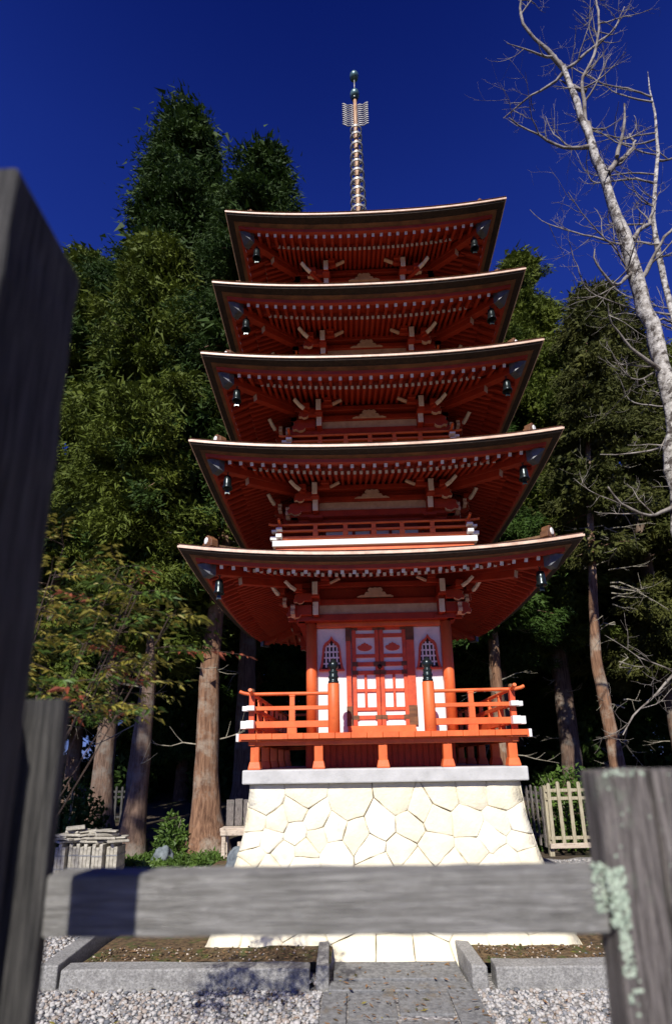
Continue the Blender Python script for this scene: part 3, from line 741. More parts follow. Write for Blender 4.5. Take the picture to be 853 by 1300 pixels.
# ================================================================== FOREGROUND FENCE
fen = thing('wooden_fence', 'weathered grey wooden fence with a tall post and a cross rail, close in front', 'fence', (0, 0, 0))
def plank(x0, x1, y0, y1, z0, z1, seed, rough=.003, top=None, nz=16):
    """rough sawn timber, slightly wavy; top: list of 4 corner z offsets"""
    r_ = random.Random(seed); b = MB(); vs = []
    for k in range(nz + 1):
        f = k / nz
        for j, (x, y) in enumerate(((x0, y0), (x1, y0), (x1, y1), (x0, y1))):
            z = z0 + (z1 - z0) * f + (top[j] if top and k == nz else 0)
            vs.append((x + r_.uniform(-rough, rough), y + r_.uniform(-rough, rough), z))
    fs = [(k * 4 + j, k * 4 + (j + 1) % 4, k * 4 + 4 + (j + 1) % 4, k * 4 + 4 + j) for k in range(nz) for j in range(4)]
    b.add(vs, fs + [(3, 2, 1, 0), (nz * 4, nz * 4 + 1, nz * 4 + 2, nz * 4 + 3)]); return b
plank(-.855, -.775, -6.555, -6.375, GZ - .1, 2.525, 1, .0025, (.0, .0, -.01, -.01), 30).build('tall_post', 'darkwood', fen, .006, 2)
plank(-.945, -.849, -6.150, -6.122, GZ - .1, 1.80, 2, .0012, None, 24).build('gate_post', 'darkwood', fen, .004, 2)
plank(-.965, -.932, -6.30, -6.151, GZ - .1, 1.80, 3, .0012, None, 24).build('fence_board', 'darkwood', fen, .004, 2)
plank(.108, .196, -6.16, -6.09, GZ - .1, 1.655, 4, .0015, (.0, .004, .004, 0), 24).build('gate_post', 'oldwood', fen, .005, 2)
plank(.204, .42, -6.155, -6.09, GZ - .1, 1.657, 5, .0015, None, 24).build('gate_post', 'oldwood', fen, .005, 2)
MB().box(.1962, .2038, -6.13, -6.095, GZ, 1.64).build('mossy_groove', 'moss', fen)
b = MB(); r_ = random.Random(9); vs = []; n = 26
for k in range(n + 1):
    x = -.8485 + (.1065 + .8485) * k / n
    vs += [(x, y + r_.uniform(-.001, .001), z + r_.uniform(-.0012, .0012)) for y, z in ((-6.145, 1.395), (-6.145, 1.493), (-6.085, 1.495), (-6.085, 1.395))]
b.add(vs, [(k * 4 + j, k * 4 + (j + 1) % 4, k * 4 + 4 + (j + 1) % 4, k * 4 + 4 + j) for k in range(n) for j in range(4)] + [(3, 2, 1, 0), (n * 4, n * 4 + 1, n * 4 + 2, n * 4 + 3)])
b.build('rail', 'railwood', fen, .005, 2)
# lichen crust at the joint of rail and post
def crust(spots, seed):
    r_ = np.random.default_rng(seed); Vs = []; n = 0
    for (x0, x1, y, z0, z1, k, s0, s1) in spots:
        for _ in range(k):
            p = np.array([r_.uniform(x0, x1), y + r_.uniform(-.002, .001), r_.uniform(z0, z1)])
            Vs.append(iv * (1 + r_.uniform(-.35, .35, (12, 1))) * r_.uniform(s0, s1) * np.array([1, .45, 1]) + p)
    n = len(Vs); return np.concatenate(Vs), (np.array(ifs)[None] + (np.arange(n) * 12)[:, None, None]).reshape(-1, 3)
V, Fc = crust([(.104, .132, -6.160, 1.41, 1.500, 240, .0018, .005), (.085, .110, -6.147, 1.43, 1.505, 80, .0018, .0045), (.112, .128, -6.160, 1.34, 1.41, 90, .0015, .004), (.114, .135, -6.160, 1.20, 1.34, 22, .002, .005), (.12, .19, -6.16, 1.645, 1.656, 60, .0015, .003), (.12, .19, -6.16, 1.50, 1.65, 20, .001, .003), (.208, .38, -6.155, 1.5, 1.655, 40, .001, .003)], 4)
np_mesh('lichen', V, Fc, ['lichen'], None, True, fen)

# ================================================================== SMALL THINGS BEHIND
def picket_fence(name, label, p0, p1, h, n, m, group=None, base=True):
    x0, y0 = p0; x1, y1 = p1; L = math.hypot(x1 - x0, y1 - y0); t = thing(name, label, 'fence', (x0, y0, GZ), math.atan2(y1 - y0, x1 - x0), group)
    r_ = random.Random(len(label))
    for k in range(n):
        x = L * k / (n - 1); hh = h + r_.uniform(-.02, .02); tl = r_.uniform(-.012, .012)
        b = MB(); b.prism([(-.034, .12), (.034, .12), (.034 + tl, hh - .03), (.018 + tl, hh), (-.018 + tl, hh), (-.034 + tl, hh - .03)], lambda a, c, d: (x + a, d, c), -.025, .0)
        b.build('picket', m, t, .004)
    for z in (.30, h - .30, h - .15): MB().box(-.05, L + .05, .001, .035, z - .03, z + .03).build('rail', m, t, .004)
    for x in (-.02, L * .5, L): MB().box(x - .045, x + .045, .036, .12, -.1, h - .06).build('post', m, t, .006)
    if base: MB().box(-.08, L + .08, -.05, .0, .12, .21).build('base_board', 'bench', t, .006)
    return t
picket_fence('picket_fence', 'pale sunlit picket fence at the right beside the stone base', (3.44, 3.6), (5.5, 3.75), 1.32, 11, 'picket')
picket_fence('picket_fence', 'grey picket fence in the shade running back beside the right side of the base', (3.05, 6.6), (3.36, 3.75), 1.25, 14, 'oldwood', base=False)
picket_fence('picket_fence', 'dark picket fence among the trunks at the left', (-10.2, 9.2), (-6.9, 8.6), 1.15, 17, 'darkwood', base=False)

t = thing('bench', 'pale plank bench half hidden by the left edge of the stone base', 'bench', (-2.35, 3.1, GZ))
for y0 in (-.34, -.17): MB().box(-.40, .75, y0, y0 + .15, .60, .655).build('seat', 'bench', t, .006)
MB().box(-.385, .74, -.358, -.342, .53, .62).build('front_board', 'bench', t, .005)
for k in range(7): MB().box(-.37 + k * .16, -.37 + k * .16 + .14, .0, .03, .655, 1.12 + .015 * (k % 2)).build('back_board', 'oldwood', t, .005)
for x in (-.33, .66):
    for y in (-.30, -.03): MB().box(x - .035, x + .035, y - .03, y + .03, -.02, .599).build('leg', 'bench', t, .005)
MB().box(-.08, .04, -.32, -.26, .0, .42).build('leg', 'bench', t, .005)

def rock(name, label, loc, s, m, seed, cat='boulder'):
    import bmesh
    bm = bmesh.new(); bmesh.ops.create_icosphere(bm, subdivisions=4, radius=1)
    from mathutils import noise as nz
    for v in bm.verts:
        k = 1 + .35 * nz.noise(v.co * 1.2 + Vector((seed, 0, 0))) + .10 * nz.noise(v.co * 3.5 + Vector((0, seed, 0)))
        v.co = Vector((v.co.x * s[0] * k, v.co.y * s[1] * k, v.co.z * s[2] * k))
    me = bpy.data.meshes.new(name); bm.to_mesh(me); bm.free(); me.materials.append(M[m])
    for p in me.polygons: p.use_smooth = True
    o = bpy.data.objects.new(name, me); COL.objects.link(o); o.location = loc
    return tag(o, label, cat)
rock('boulder', 'smooth blue grey boulder against the left foot of the base', (-2.16, 1.75, GZ + .12), (.30, .28, .42), 'boulder', 2.3)
rock('boulder', 'small dark stone at the foot of the thick red trunk', (-3.95, 3.3, GZ + .08), (.18, .15, .2), 'boulder', 5.1)

# strapped bundles of pale slabs with loose slabs on top
bd = ['leftmost strapped bundle of pale slabs below the loose pile', 'second strapped bundle of pale slabs from the left', 'middle strapped bundle of pale slabs below the loose pile', 'second strapped bundle of pale slabs from the right', 'rightmost strapped bundle of pale slabs below the loose pile']
for k in range(5):
    x = -5.22 + k * .20 + (.05 if k > 2 else 0)
    t = thing('slab_bundle', bd[k], 'slab bundle', (x, 2.0 + .05 * (k % 2) - (.12 if k == 3 else 0), GZ), .05 * ((k * 7) % 3 - 1), 'strapped slab bundles')
    for j in range(3):
        hh = .50 + .05 * ((k + j) % 2)
        MB().box(.0 + j * .06, .056 + j * .06, -.15, .18, 0, hh).build('slab', 'tile', t, .006)
    for z in (.16, .36): MB().box(-.004, .182, -.156, .186, z, z + .02).build('strap', 'strap', t)
r_ = random.Random(21)
hs = [.56] * 7
for k in range(26):
    c = k % 6; x = -5.13 + c * .165 + r_.uniform(-.07, .07); z = GZ + hs[c]; th = r_.uniform(.022, .045); hs[c] += th + .012
    if c < 6 and abs(c - 2.5) > 2 and k > 14: continue
    L = r_.uniform(.24, .36)
    b = MB().box(-L / 2, L / 2, -.14, .14, 0, th); b.v = [(x_ + r_.uniform(-.008, .008), y_ + r_.uniform(-.01, .01), z_) for x_, y_, z_ in b.v]
    o = tag(b.build('paving_stone', 'tile', None, .008), 'loose pale flat slab piled on the strapped bundles', 'slab', 'loose slabs on the bundles')
    o.location = (x, 2.0 + r_.uniform(-.06, .06), z + .006); o.rotation_euler = (r_.uniform(-.07, .07), r_.uniform(-.08, .08), r_.uniform(-.8, .8))

# ================================================================== TREES
def trunk_mesh(pts, rad, n=12, seed=0, knots=.08, flare=0):
    r_ = random.Random(seed); b = MB()
    P = [Vector(p) for p in pts]; fine = []; fr = []
    for i in range(len(P) - 1):
        st = max(2, int((P[i + 1] - P[i]).length / .35))
        for k in range(st):
            f = k / st; fine.append(P[i].lerp(P[i + 1], f)); fr.append(rad[i] + (rad[i + 1] - rad[i]) * f)
    fine.append(P[-1]); fr.append(rad[-1])
    for i in range(len(fine)):
        z = fine[i].z - fine[0].z
        if flare: fr[i] *= 1 + flare * math.exp(-z / .45)
        if 0 < i < len(fine) - 1: fine[i] = fine[i] + Vector((r_.gauss(0, fr[i] * knots), r_.gauss(0, fr[i] * knots), 0)); fr[i] *= 1 + r_.uniform(-knots, knots)
    b.tube(fine, fr, n); o0 = 0
    # fluted cross section
    m_ = len(fine)
    ph = r_.uniform(0, 6)
    for i in range(m_):
        c = fine[i]
        for j in range(n):
            v = Vector(b.v[i * n + j]); f = 1 + .10 * math.sin(3 * j * 2 * math.pi / n + ph + i * .15) + r_.uniform(-.05, .05); b.v[i * n + j] = tuple(c + (v - c) * f)
    return b
def crown_np(seed, H, zb, Rad, nbr, cl=7, fr=26, size=.24, wid=.075, droop=.35, ax=(0, 0), prof=None, lump=.35, up=.15, clr=.24, hole=.06):
    """foliage: branches round the stem axis, clumps of drooping sprays along each"""
    g = np.random.default_rng(seed)
    u = g.random(nbr) ** .85; z = zb + (H - zb) * u
    t = (z - zb) / (H - zb)
    pr = (np.clip(1 - t ** 2.1, 0, 1) ** .75) * (.6 + .4 * np.clip(t / .18, 0, 1)) if prof is None else prof(t)
    phi = g.random(nbr) * 2 * np.pi
    lm = 1 + lump * 1.25 * np.sin(phi * 2 + z * 1.3 + seed) * np.cos(z * .55 + phi) 
    L = Rad * pr * lm * (.55 + .5 * g.random(nbr)) + .25
    keep = g.random(nbr) > hole; z, t, phi, L = z[keep], t[keep], phi[keep], L[keep]; nbr = len(z)
    s = np.linspace(.34, 1, cl)[None] + g.normal(0, .05, (nbr, cl))
    dirx, diry = np.cos(phi)[:, None], np.sin(phi)[:, None]
    px = ax[0] * t[:, None] + dirx * L[:, None] * s; py = ax[1] * t[:, None] + diry * L[:, None] * s
    pz = z[:, None] + L[:, None] * (up * s - droop * s ** 2)
    C = np.stack([px, py, pz], -1).reshape(-1, 3); C = C + g.normal(0, .12, C.shape) * Rad * .5; D = np.stack([np.broadcast_to(dirx, (nbr, cl)), np.broadcast_to(diry, (nbr, cl)), np.zeros((nbr, cl))], -1).reshape(-1, 3)
    ss = np.clip(s.reshape(-1), 0, 1.1)
    nf_ = (fr * 5.2 * (.35 + g.random(len(C)))).astype(int)
    idx = np.repeat(np.arange(len(C)), nf_); n = len(idx)
    cs = clr * (.45 + .55 * g.random(len(C)))[idx][:, None]; off = g.normal(0, 1, (n, 3)) * np.array([1, 1, .5]) * cs
    P = C[idx] + off
    d = D[idx] * .8 + g.normal(0, .55, (n, 3)) + np.array([0, 0, -.30]); d /= np.linalg.norm(d, axis=1, keepdims=True)
    r = np.cross(d, g.normal(0, 1, (n, 3))); r /= np.linalg.norm(r, axis=1, keepdims=True) + 1e-6
    nn = np.cross(r, d)
    core = (ss[idx] < .58)[:, None]
    l = size * np.where(core, 1.1, .72) * (.45 + .8 * g.random((n, 1))); w = wid * np.where(core, .75, .26) * (.6 + .8 * g.random((n, 1)))
    V = np.stack([P - r * w, P + r * w + nn * w * .5, P + d * l - nn * l * .10 + np.array([0, 0, -.12]) * l], 1)
    Fc = np.arange(n * 3).reshape(-1, 3)
    br = [(0 + ax[0] * tt, ax[1] * tt, zz, math.cos(ph), math.sin(ph), LL) for tt, zz, ph, LL in zip(t, z, phi, L)]
    return V.reshape(-1, 3), Fc, br
def conifer(name, label, loc, H, zb, Rad, nbr, fol, r0, bark='bark', ax=(0, 0), group=None, seed=1, dead=6, trunk_pts=None, **kw):
    t = thing(name, label, 'tree', loc, 0, group)
    V, Fc, br = crown_np(seed, H, zb, Rad, nbr, ax=ax, **kw)
    np_mesh('crown', V, Fc, [fol], None, False, t)
    pts = trunk_pts or [(0, 0, 0), (ax[0] * .02, ax[1] * .02, H * .15), (ax[0] * .3, ax[1] * .3, H * .45), (ax[0] * .9, ax[1] * .9, H * .97)]
    b = trunk_mesh(pts, [r0, r0 * .82, r0 * .55, r0 * .08] if len(pts) == 4 else [r0 * (.10 + .90 * (1 - (pts[k][2] / pts[-1][2]) ** .55)) for k in range(len(pts))], 16, seed, .025, .75)
    r_ = random.Random(seed); bb = list(br); r_.shuffle(bb); up = kw.get('up', .15); dr = kw.get('droop', .35)
    for x, y, z, c, s, L in bb[:int(len(bb) * .35)]:
        b.tube([(x + c * L * f, y + s * L * f, z + L * (up * f - dr * f * f)) for f in (0, .35, .7, .95)], [.012 + .022 * L / 2, .02, .013, .005], 5, 0, False)
    b.build('trunk', bark, t, fix=False)
    if dead:
        for k in range(dead):
            b = MB(); z = zb * r_.uniform(.25, 1.5); ph = r_.uniform(0, 6.28); L = r_.uniform(.6, 1.7); f0 = z / H
            p = Vector((ax[0] * f0 * .8, ax[1] * f0 * .8, z)); pts = [p]; dv = Vector((math.cos(ph), math.sin(ph), r_.uniform(-.3, .3)))
            for j in range(5): dv = (dv + Vector((r_.gauss(0, .25), r_.gauss(0, .25), r_.gauss(0, .2)))).normalized(); p = p + dv * L / 5; pts.append(p)
            b.tube(pts, [.022, .018, .014, .011, .008, .004], 5, 0, False)
            for j in (2, 3, 4):
                d2 = (dv + Vector((r_.gauss(0, .6), r_.gauss(0, .6), r_.gauss(0, .5)))).normalized(); b.tube([pts[j], pts[j] + d2 * .2, pts[j] + d2 * .42 + Vector((0, 0, .05))], [.009, .006, .003], 4, 0, False)
            b.build('dead_branch', 'twig', t, fix=False)
    return t

# left group
conifer('conifer_tree', 'tall conifer with a thick reddish trunk right beside the left of the pagoda', (-3.36, 4.1, GZ), 20.3, 5.6, 2.2, 120, 'fol_deep', .31, 'redbark', (.75, .9), seed=3, dead=9, cl=6, fr=30, size=.26, hole=.1, droop=.75,
        trunk_pts=[(0, 0, 0), (-.06, 0, 1.6), (-.06, 0, 3.8), (.12, .1, 7), (.3, .3, 12), (.75, .9, 19.8)])
conifer('conifer_tree', 'tallest dark conifer whose top stands highest at the left', (-6.95, 7.0, GZ), 25.6, 7.5, 2.7, 190, 'fol_deep', .28, 'bark', (1.05, .5), seed=5, dead=8, cl=8, fr=34, size=.32, wid=.10, clr=.33)
conifer('conifer_tree', 'lower yellow green conifer in front of the tallest one', (-4.72, 3.9, GZ), 16.4, 4.2, 2.4, 140, 'fol_yellow', .22, 'bark', (-.85, .9), seed=8, dead=9, cl=7, fr=32, size=.25, hole=.08,
        trunk_pts=[(-.05, -.1, 0), (.02, 0, 1.5), (.06, .0, 3.4), (.0, .2, 6.5), (-.4, .5, 11), (-.85, .9, 16)])
conifer('conifer_tree', 'slender grey trunked conifer leaning beside the yellow green one', (-5.35, 5.2, GZ), 13.5, 6.0, 1.8, 120, 'fol_fir', .21, 'bark', (.7, .4), seed=12, dead=6, cl=6, fr=30, size=.25)
conifer('conifer_tree', 'broad green conifer behind the tall post at the left edge', (-8.9, 7.2, GZ), 19.0, 3.6, 2.9, 180, 'fol_yellow', .28, 'bark', (-.3, .3), seed=15, dead=6, cl=7, fr=32, size=.29, wid=.09)
conifer('conifer_tree', 'olive green conifer just left of the roofs with a rounded top', (-3.9, 10.2, GZ), 24.9, 6.0, 2.7, 170, 'fol_bronze', .36, 'bark', (.6, .2), seed=19, dead=4, cl=7, fr=34, size=.32, wid=.10)
# right group
conifer('conifer_tree', 'tall green conifer just right of the upper roofs', (7.5, 12.5, GZ), 24.2, 5.5, 3.0, 195, 'fol_yellow', .38, 'bark', (.2, .3), seed=23, dead=9, cl=8, fr=34, size=.32, wid=.10)
conifer('conifer_tree', 'olive conifer with a sloping shoulder below the leaning bare trunk', (10.6, 11.0, GZ), 20.6, 4.5, 2.9, 185, 'fol_bronze', .36, 'bark', (-.4, .3), seed=27, dead=8, cl=7, fr=34, size=.30, wid=.095)
conifer('conifer_tree', 'green conifer at the right edge behind the bare trunk', (13.4, 12.0, GZ), 18.2, 4.0, 3.0, 260, 'fol_yellow', .32, 'bark', (.2, 0), seed=31, dead=6, cl=7, fr=34, size=.30, wid=.095)
conifer('conifer_tree', 'thin conifer with a slanting bare trunk and pale dead twigs at the right', (6.75, 7.0, GZ), 16.2, 7.0, 1.5, 90, 'fol_bronze', .24, 'redbark', (.9, .3), seed=36, dead=34, cl=5, fr=18, size=.22, hole=.2,
        trunk_pts=[(-.1, 0, 0), (-.28, 0, 1.5), (-.45, 0, 4.4), (-.1, .1, 7.5), (.25, .1, 11), (.9, .3, 15.8)])
conifer('conifer_tree', 'slender shaded conifer just right of the balcony', (4.1, 9.0, GZ), 14.0, 5.2, 2.0, 150, 'fol_fir', .26, 'redbark', (.2, .2), seed=41, dead=8, cl=6, fr=30, size=.26)
conifer('conifer_tree', 'shaded conifer low on the right, second from the balcony', (5.3, 12.5, GZ), 15.5, 4.6, 2.4, 190, 'fol_deep', .28, 'bark', (.0, .2), seed=44, dead=6, cl=6, fr=32, size=.28)
# the wood behind: copies of three kinds
wl = 'dark conifer standing deep in the shaded wood'
protos = [conifer('wood_tree', wl, (-11.5, 14, GZ), 17, 3.2, 3.3, 230, 'fol_deep', .30, 'bark', (.2, .2), 'trees deep in the wood', 51, 0, cl=6, fr=32, size=.36, wid=.12),
          conifer('wood_tree', wl, (-7.6, 15.5, GZ), 18, 1.6, 3.0, 250, 'fol_fir', .28, 'redbark', (.2, -.2), 'trees deep in the wood', 52, 0, cl=6, fr=30, size=.36, wid=.12)]
for k, (x, y, s, rz_) in enumerate([(-14.5, 17.5, 1.0, 1), (-4.6, 16.5, .85, 2), (-9.8, 20, 1.1, 3), (-1.6, 17.5, .72, .4), (1.6, 18.5, .70, 1.3), (4.6, 17.0, .78, 2.2), (7.6, 18.5, .9, 3.3), (10.8, 17.0, 1.0, .2), (14.6, 16.0, .95, 4.1), (17.5, 19, 1.0, 5), (-17.5, 21, 1.05, 5.6),
      (-6.3, 23, 1.0, 1.9), (-2.6, 24, .8, 2.8), (2.8, 24.5, .8, .9), (6.9, 25, .95, 3.8), (12.4, 23, 1.0, 4.7), (20.5, 22.5, 1.0, 2.5), (-12.8, 26, 1.1, .7), (-21, 18, 1.0, 1.1)]):
    c = copy_tree(protos[k % 2]); c.location = (x, y, GZ); c.scale = (s, s, s * (.95 + .02 * (k % 4))); c.rotation_euler.z = rz_
# trees on the near side of the court, out of the picture, that shade the foot of the wood
for k, (x, y, H, fk, nm) in enumerate([(-9.0, -8.4, 16.5, 'fol_deep', 'left'), (4.9, -8.6, 16.5, 'fol_fir', 'right'), (9.2, -8.8, 18.5, 'fol_deep', 'far right')]):
    conifer('conifer_tree', 'conifer on the near side of the court, out of the picture to the ' + nm, (x, y, GZ), H, 3.5, 2.0, 70 if k < 1 else 110, fk, .28, 'bark', (.1, .1), 'trees out of the picture', 61 + k, 0, cl=6, fr=24, size=.30, wid=.11, hole=.15)
# dense shaded undergrowth between the far trunks
def scrub(name, zones, fol, seed, size=.16, wid=.05, kind='stuff', n_per=160, label=None, cat=None, loc=None):
    g = np.random.default_rng(seed); Ps = []
    for x, y, rx, ry, h in zones:
        q = g.normal(0, 1, (n_per, 3)); q /= np.linalg.norm(q, axis=1, keepdims=True); q *= g.random((n_per, 1)) ** .4
        Ps.append(np.stack([x + q[:, 0] * rx, y + q[:, 1] * ry, GZ + np.abs(q[:, 2]) * h], 1))
    P = np.concatenate(Ps); n = len(P)
    d = g.normal(0, 1, (n, 3)) + np.array([0, 0, .3]); d /= np.linalg.norm(d, axis=1, keepdims=True); r = np.cross(d, g.normal(0, 1, (n, 3))); r /= np.linalg.norm(r, axis=1, keepdims=True)
    nn = np.cross(r, d); l = size * (.5 + .9 * g.random((n, 1))); w = wid * (.6 + .8 * g.random((n, 1)))
    V = np.stack([P, P + d * l * .45 + r * w + nn * w * .3, P + d * l - nn * l * .15, P + d * l * .45 - r * w + nn * w * .3], 1)
    return V.reshape(-1, 3), np.arange(n * 4).reshape(-1, 4)
zr = random.Random(77)
zones = [(zr.uniform(-22, 22), zr.uniform(13, 27), zr.uniform(.9, 1.8), zr.uniform(.8, 1.5), zr.uniform(1.2, 3.6)) for k in range(90)]
V, Fc = scrub('undergrowth', zones, 'fol_deep', 5, .42, .15, n_per=420); tag(np_mesh('undergrowth', V, Fc, ['fol_deep']), kind='stuff')
zones = [(zr.uniform(-4.6, -2.6), zr.uniform(2.6, 3.9), .16, .14, zr.uniform(.06, .20)) for k in range(55)] + [(zr.uniform(-9, -4), zr.uniform(4.5, 8), .4, .3, zr.uniform(.1, .4)) for k in range(30)]
V, Fc = scrub('ground_cover', zones, 'leafg', 6, .085, .02, n_per=90); tag(np_mesh('ground_cover', V, Fc, ['leafg']), kind='stuff')
def bush(label, c, r, seed, fol, size=.10, wid=.035, n=2600):
    t = thing('shrub', label, 'shrub', (c[0], c[1], GZ))
    V, Fc = scrub('x', [(0, 0, r[0], r[1], r[2])], fol, seed, size, wid, n_per=n); V = V - np.array([0, 0, GZ])
    np_mesh('foliage', V, Fc, [fol], None, False, t)
    b = MB(); r_ = random.Random(seed)
    for k in range(7): a = r_.uniform(0, 6.28); b.tube([(0, 0, 0), (math.cos(a) * r[0] * .3, math.sin(a) * r[1] * .3, r[2] * .45), (math.cos(a) * r[0] * .6, math.sin(a) * r[1] * .6, r[2] * .85)], [.02, .013, .005], 5, 0, False)
    b.build('stem', 'twig', t, fix=False)
bush('leafy green shrub growing over the pale picket fence', (4.25, 4.45, 0), (1.15, .5, 1.62), 3, 'leafg', n=3600)
bush('small leafy shrub at the foot of the thick reddish trunk', (-3.95, 3.75, 0), (.38, .3, .85), 4, 'leafg', .12, .03, 700)
bush('dark leafy shrub beside the bench at the left of the base', (-2.2, 5.2, 0), (.6, .5, 1.5), 9, 'fol_fir', n=1500)
bush('dark shrub behind the slab pile', (-6.3, 4.2, 0), (.9, .6, 1.5), 10, 'fol_fir', .13, .04, n=2200)

# ---- bare trees at the right
def limb(b, pts, r0, r1, seed, tw=1., n=7, wob=1.):
    r_ = random.Random(seed); P = [Vector(p) for p in pts]; fine = []
    for i in range(len(P) - 1):
        k = max(2, int((P[i + 1] - P[i]).length / .16))
        for j in range(k): fine.append(P[i].lerp(P[i + 1], j / k))
    fine.append(P[-1]); m_ = len(fine)
    for _ in range(2): fine = [fine[0]] + [(fine[i - 1] + fine[i] * 2 + fine[i + 1]) / 4 for i in range(1, m_ - 1)] + [fine[-1]]
    LL = sum((P[i + 1] - P[i]).length for i in range(len(P) - 1)); wv = Vector((0, 0, 0)); vel = Vector((0, 0, 0)); off = []
    for i in range(m_):
        vel = vel * .75 + Vector((r_.gauss(0, 1), r_.gauss(0, 1), r_.gauss(0, 1))) * .018; wv = wv * .97 + vel; off.append(wv.copy())
    fine = [p + (off[i] - off[0] * 1.) * min(1, LL / 1.5) * wob for i, p in enumerate(fine)]
    rad = [r0 + (r1 - r0) * (i / (m_ - 1)) ** .8 for i in range(m_)]
    fine = [p + Vector((r_.gauss(0, rad[i] * .25), r_.gauss(0, rad[i] * .25), r_.gauss(0, rad[i] * .2))) for i, p in enumerate(fine)]
    rad = [q * (1 + r_.uniform(-.14, .18)) for q in rad]
    b.tube(fine, rad, n, 0, True)
    return fine, rad
def twigs(b, fine, rad, seed, every, L0, depth=2, start=.15, sideways=1.):
    r_ = random.Random(seed); m_ = len(fine)
    for i in range(int(m_ * start), m_ - 1):
        if r_.random() > every: continue
        ax = (fine[i + 1] - fine[i]).normalized()
        dv = (ax * .5 + Vector((r_.gauss(0, .8), r_.gauss(0, .45), r_.gauss(0, .7)))).normalized()
        L = L0 * r_.uniform(.4, 1.2); p = fine[i]; pts = [p]; k = 6; rr = min(rad[i] * .55, .018 * (L / .8) + .003)
        for j in range(k):
            dv = (dv + Vector((r_.gauss(0, .16), r_.gauss(0, .14), .10 + r_.gauss(0, .13)))).normalized(); p = p + dv * L / k; pts.append(p)
        b.tube(pts, [rr * (1 - .85 * j / k) + .0012 for j in range(k + 1)], 5, 0, False)
        if depth > 1: twigs(b, pts, [rr * (1 - .8 * j / k) for j in range(k + 1)], seed * 7 + i, .62, L * .55, depth - 1, .2)
def xyz(L, y, w=.0, s=0):
    r_ = random.Random(s); n = len(L); return [(x, y + w * k / max(1, n - 1), z) for k, (x, z) in enumerate(L)]
bt = thing('bare_tree', 'leafless tree with a thick pale leaning trunk and crooked bare branches at the right', 'tree', (0, 0, 0))
b = trunk_mesh([(4.36, 1, GZ - .1), (4.55, 1, .8), (4.84, 1, 2.3), (5.12, 1, 4.87), (5.409, 1, 7.9), (5.34, 1, 8.92), (5.246, 1, 10.07), (5.136, 1, 11.44), (4.915, 1, 13.1), (4.729, 1, 14.57), (4.531, 1, 16.07)], [.22, .18, .165, .15, .135, .128, .118, .105, .085, .066, .05], 14, 5, .16, .3)
b.build('trunk', 'pale', bt, fix=False)
LM = dict(A=([(4.832, 13.746), (4.894, 14.211), (4.938, 15.326), (5.306, 16.471), (5.532, 17.852)], .055, -.5), B=([(5.035, 13.0), (5.266, 13.44), (5.656, 13.78), (6.03, 14.41), (6.19, 14.98)], .06, .6),
 C=([(4.525, 16.016), (4.172, 16.407), (3.703, 16.815), (3.61, 17.36), (3.712, 18.013)], .05, -.4), C2=([(4.506, 15.864), (3.862, 15.56), (3.349, 15.449)], .035, .5), D=([(4.764, 13.75), (4.39, 13.5), (4.046, 13.478), (3.811, 13.818), (3.238, 13.953)], .04, -.5),
 E=([(5.3, 11.3), (5.803, 12.16), (6.193, 12.924), (6.565, 13.532)], .05, .4), F=([(5.3, 10.35), (6.19, 11.374), (6.9, 12.0)], .042, -.4), H=([(5.2, 10.5), (4.877, 10.317), (4.747, 9.855), (4.587, 9.825), (4.396, 10.029), (4.407, 10.343)], .04, -.4),
 I=([(5.1, 11.19), (4.538, 11.558), (3.941, 12.02), (3.671, 12.559)], .02, .3), I2=([(5.2, 10.4), (4.5, 10.9), (4.0, 11.0), (3.7, 11.4)], .02, -.6), J=([(5.36, 8.3), (4.749, 8.62), (4.283, 8.752), (4.192, 8.977)], .035, -.4), K=([(5.299, 13.437), (5.42, 13.9), (5.448, 14.457)], .05, -.2), L=([(4.938, 15.326), (4.588, 15.654), (4.506, 15.864)], .04, .1),
 Mm=([(4.56, 16.0), (5.213, 16.583), (6.056, 17.367), (6.447, 17.993)], .035, .4), N=([(4.531, 16.07), (4.60, 16.6), (4.5, 17.1)], .022, .2), P=([(5.4, 7.9), (5.9, 8.7), (6.2, 9.6), (6.7, 10.4)], .045, .5), Q=([(5.2, 5.87), (5.118, 5.811), (4.418, 5.735), (3.925, 5.928), (3.721, 6.171)], .045, -.3), S=([(5.35, 6.85), (5.121, 6.84), (4.6, 6.8), (4.192, 6.894)], .03, .3),
 T=([(4.95, 3.2), (4.589, 2.709), (4.195, 2.334), (3.848, 1.988)], .03, -.4), U_=([(5.3, 9.4), (5.9, 9.9), (6.4, 10.0)], .034, .5), V=([(5.2, 8.3), (4.6, 7.9), (4.3, 8.3)], .02, -.3))
for k, (nm, (L, r0, dy)) in enumerate(LM.items()):
    b = MB(); pts = xyz(L, 1., dy); f, rd = limb(b, pts, r0, r0 * .28, 40 + k)
    twigs(b, f, rd, 90 + k, .46 if r0 > .025 else .6, 1.0 if r0 > .025 else .8, 3)
    b.build('branch', 'branch', bt, fix=False)
b2 = thing('bare_tree', 'second leafless pale tree further back behind the leaning bare trunk', 'tree', (0, 0, 0))
tp = [(7.6, 4, GZ - .1), (7.7, 4, 4), (7.841, 4, 8.807), (7.989, 4, 12.387), (7.944, 4, 14.213), (7.99, 4, 15.572), (8.5, 4, 17.83), (8.66, 4, 19.363), (8.66, 4, 20.3), (8.8, 4.1, 21.2)]
b = trunk_mesh(tp, [.11, .095, .082, .072, .064, .055, .043, .030, .018, .006], 12, 9, .10, .3); b.build('trunk', 'pale', b2, fix=False)
r_ = random.Random(123)
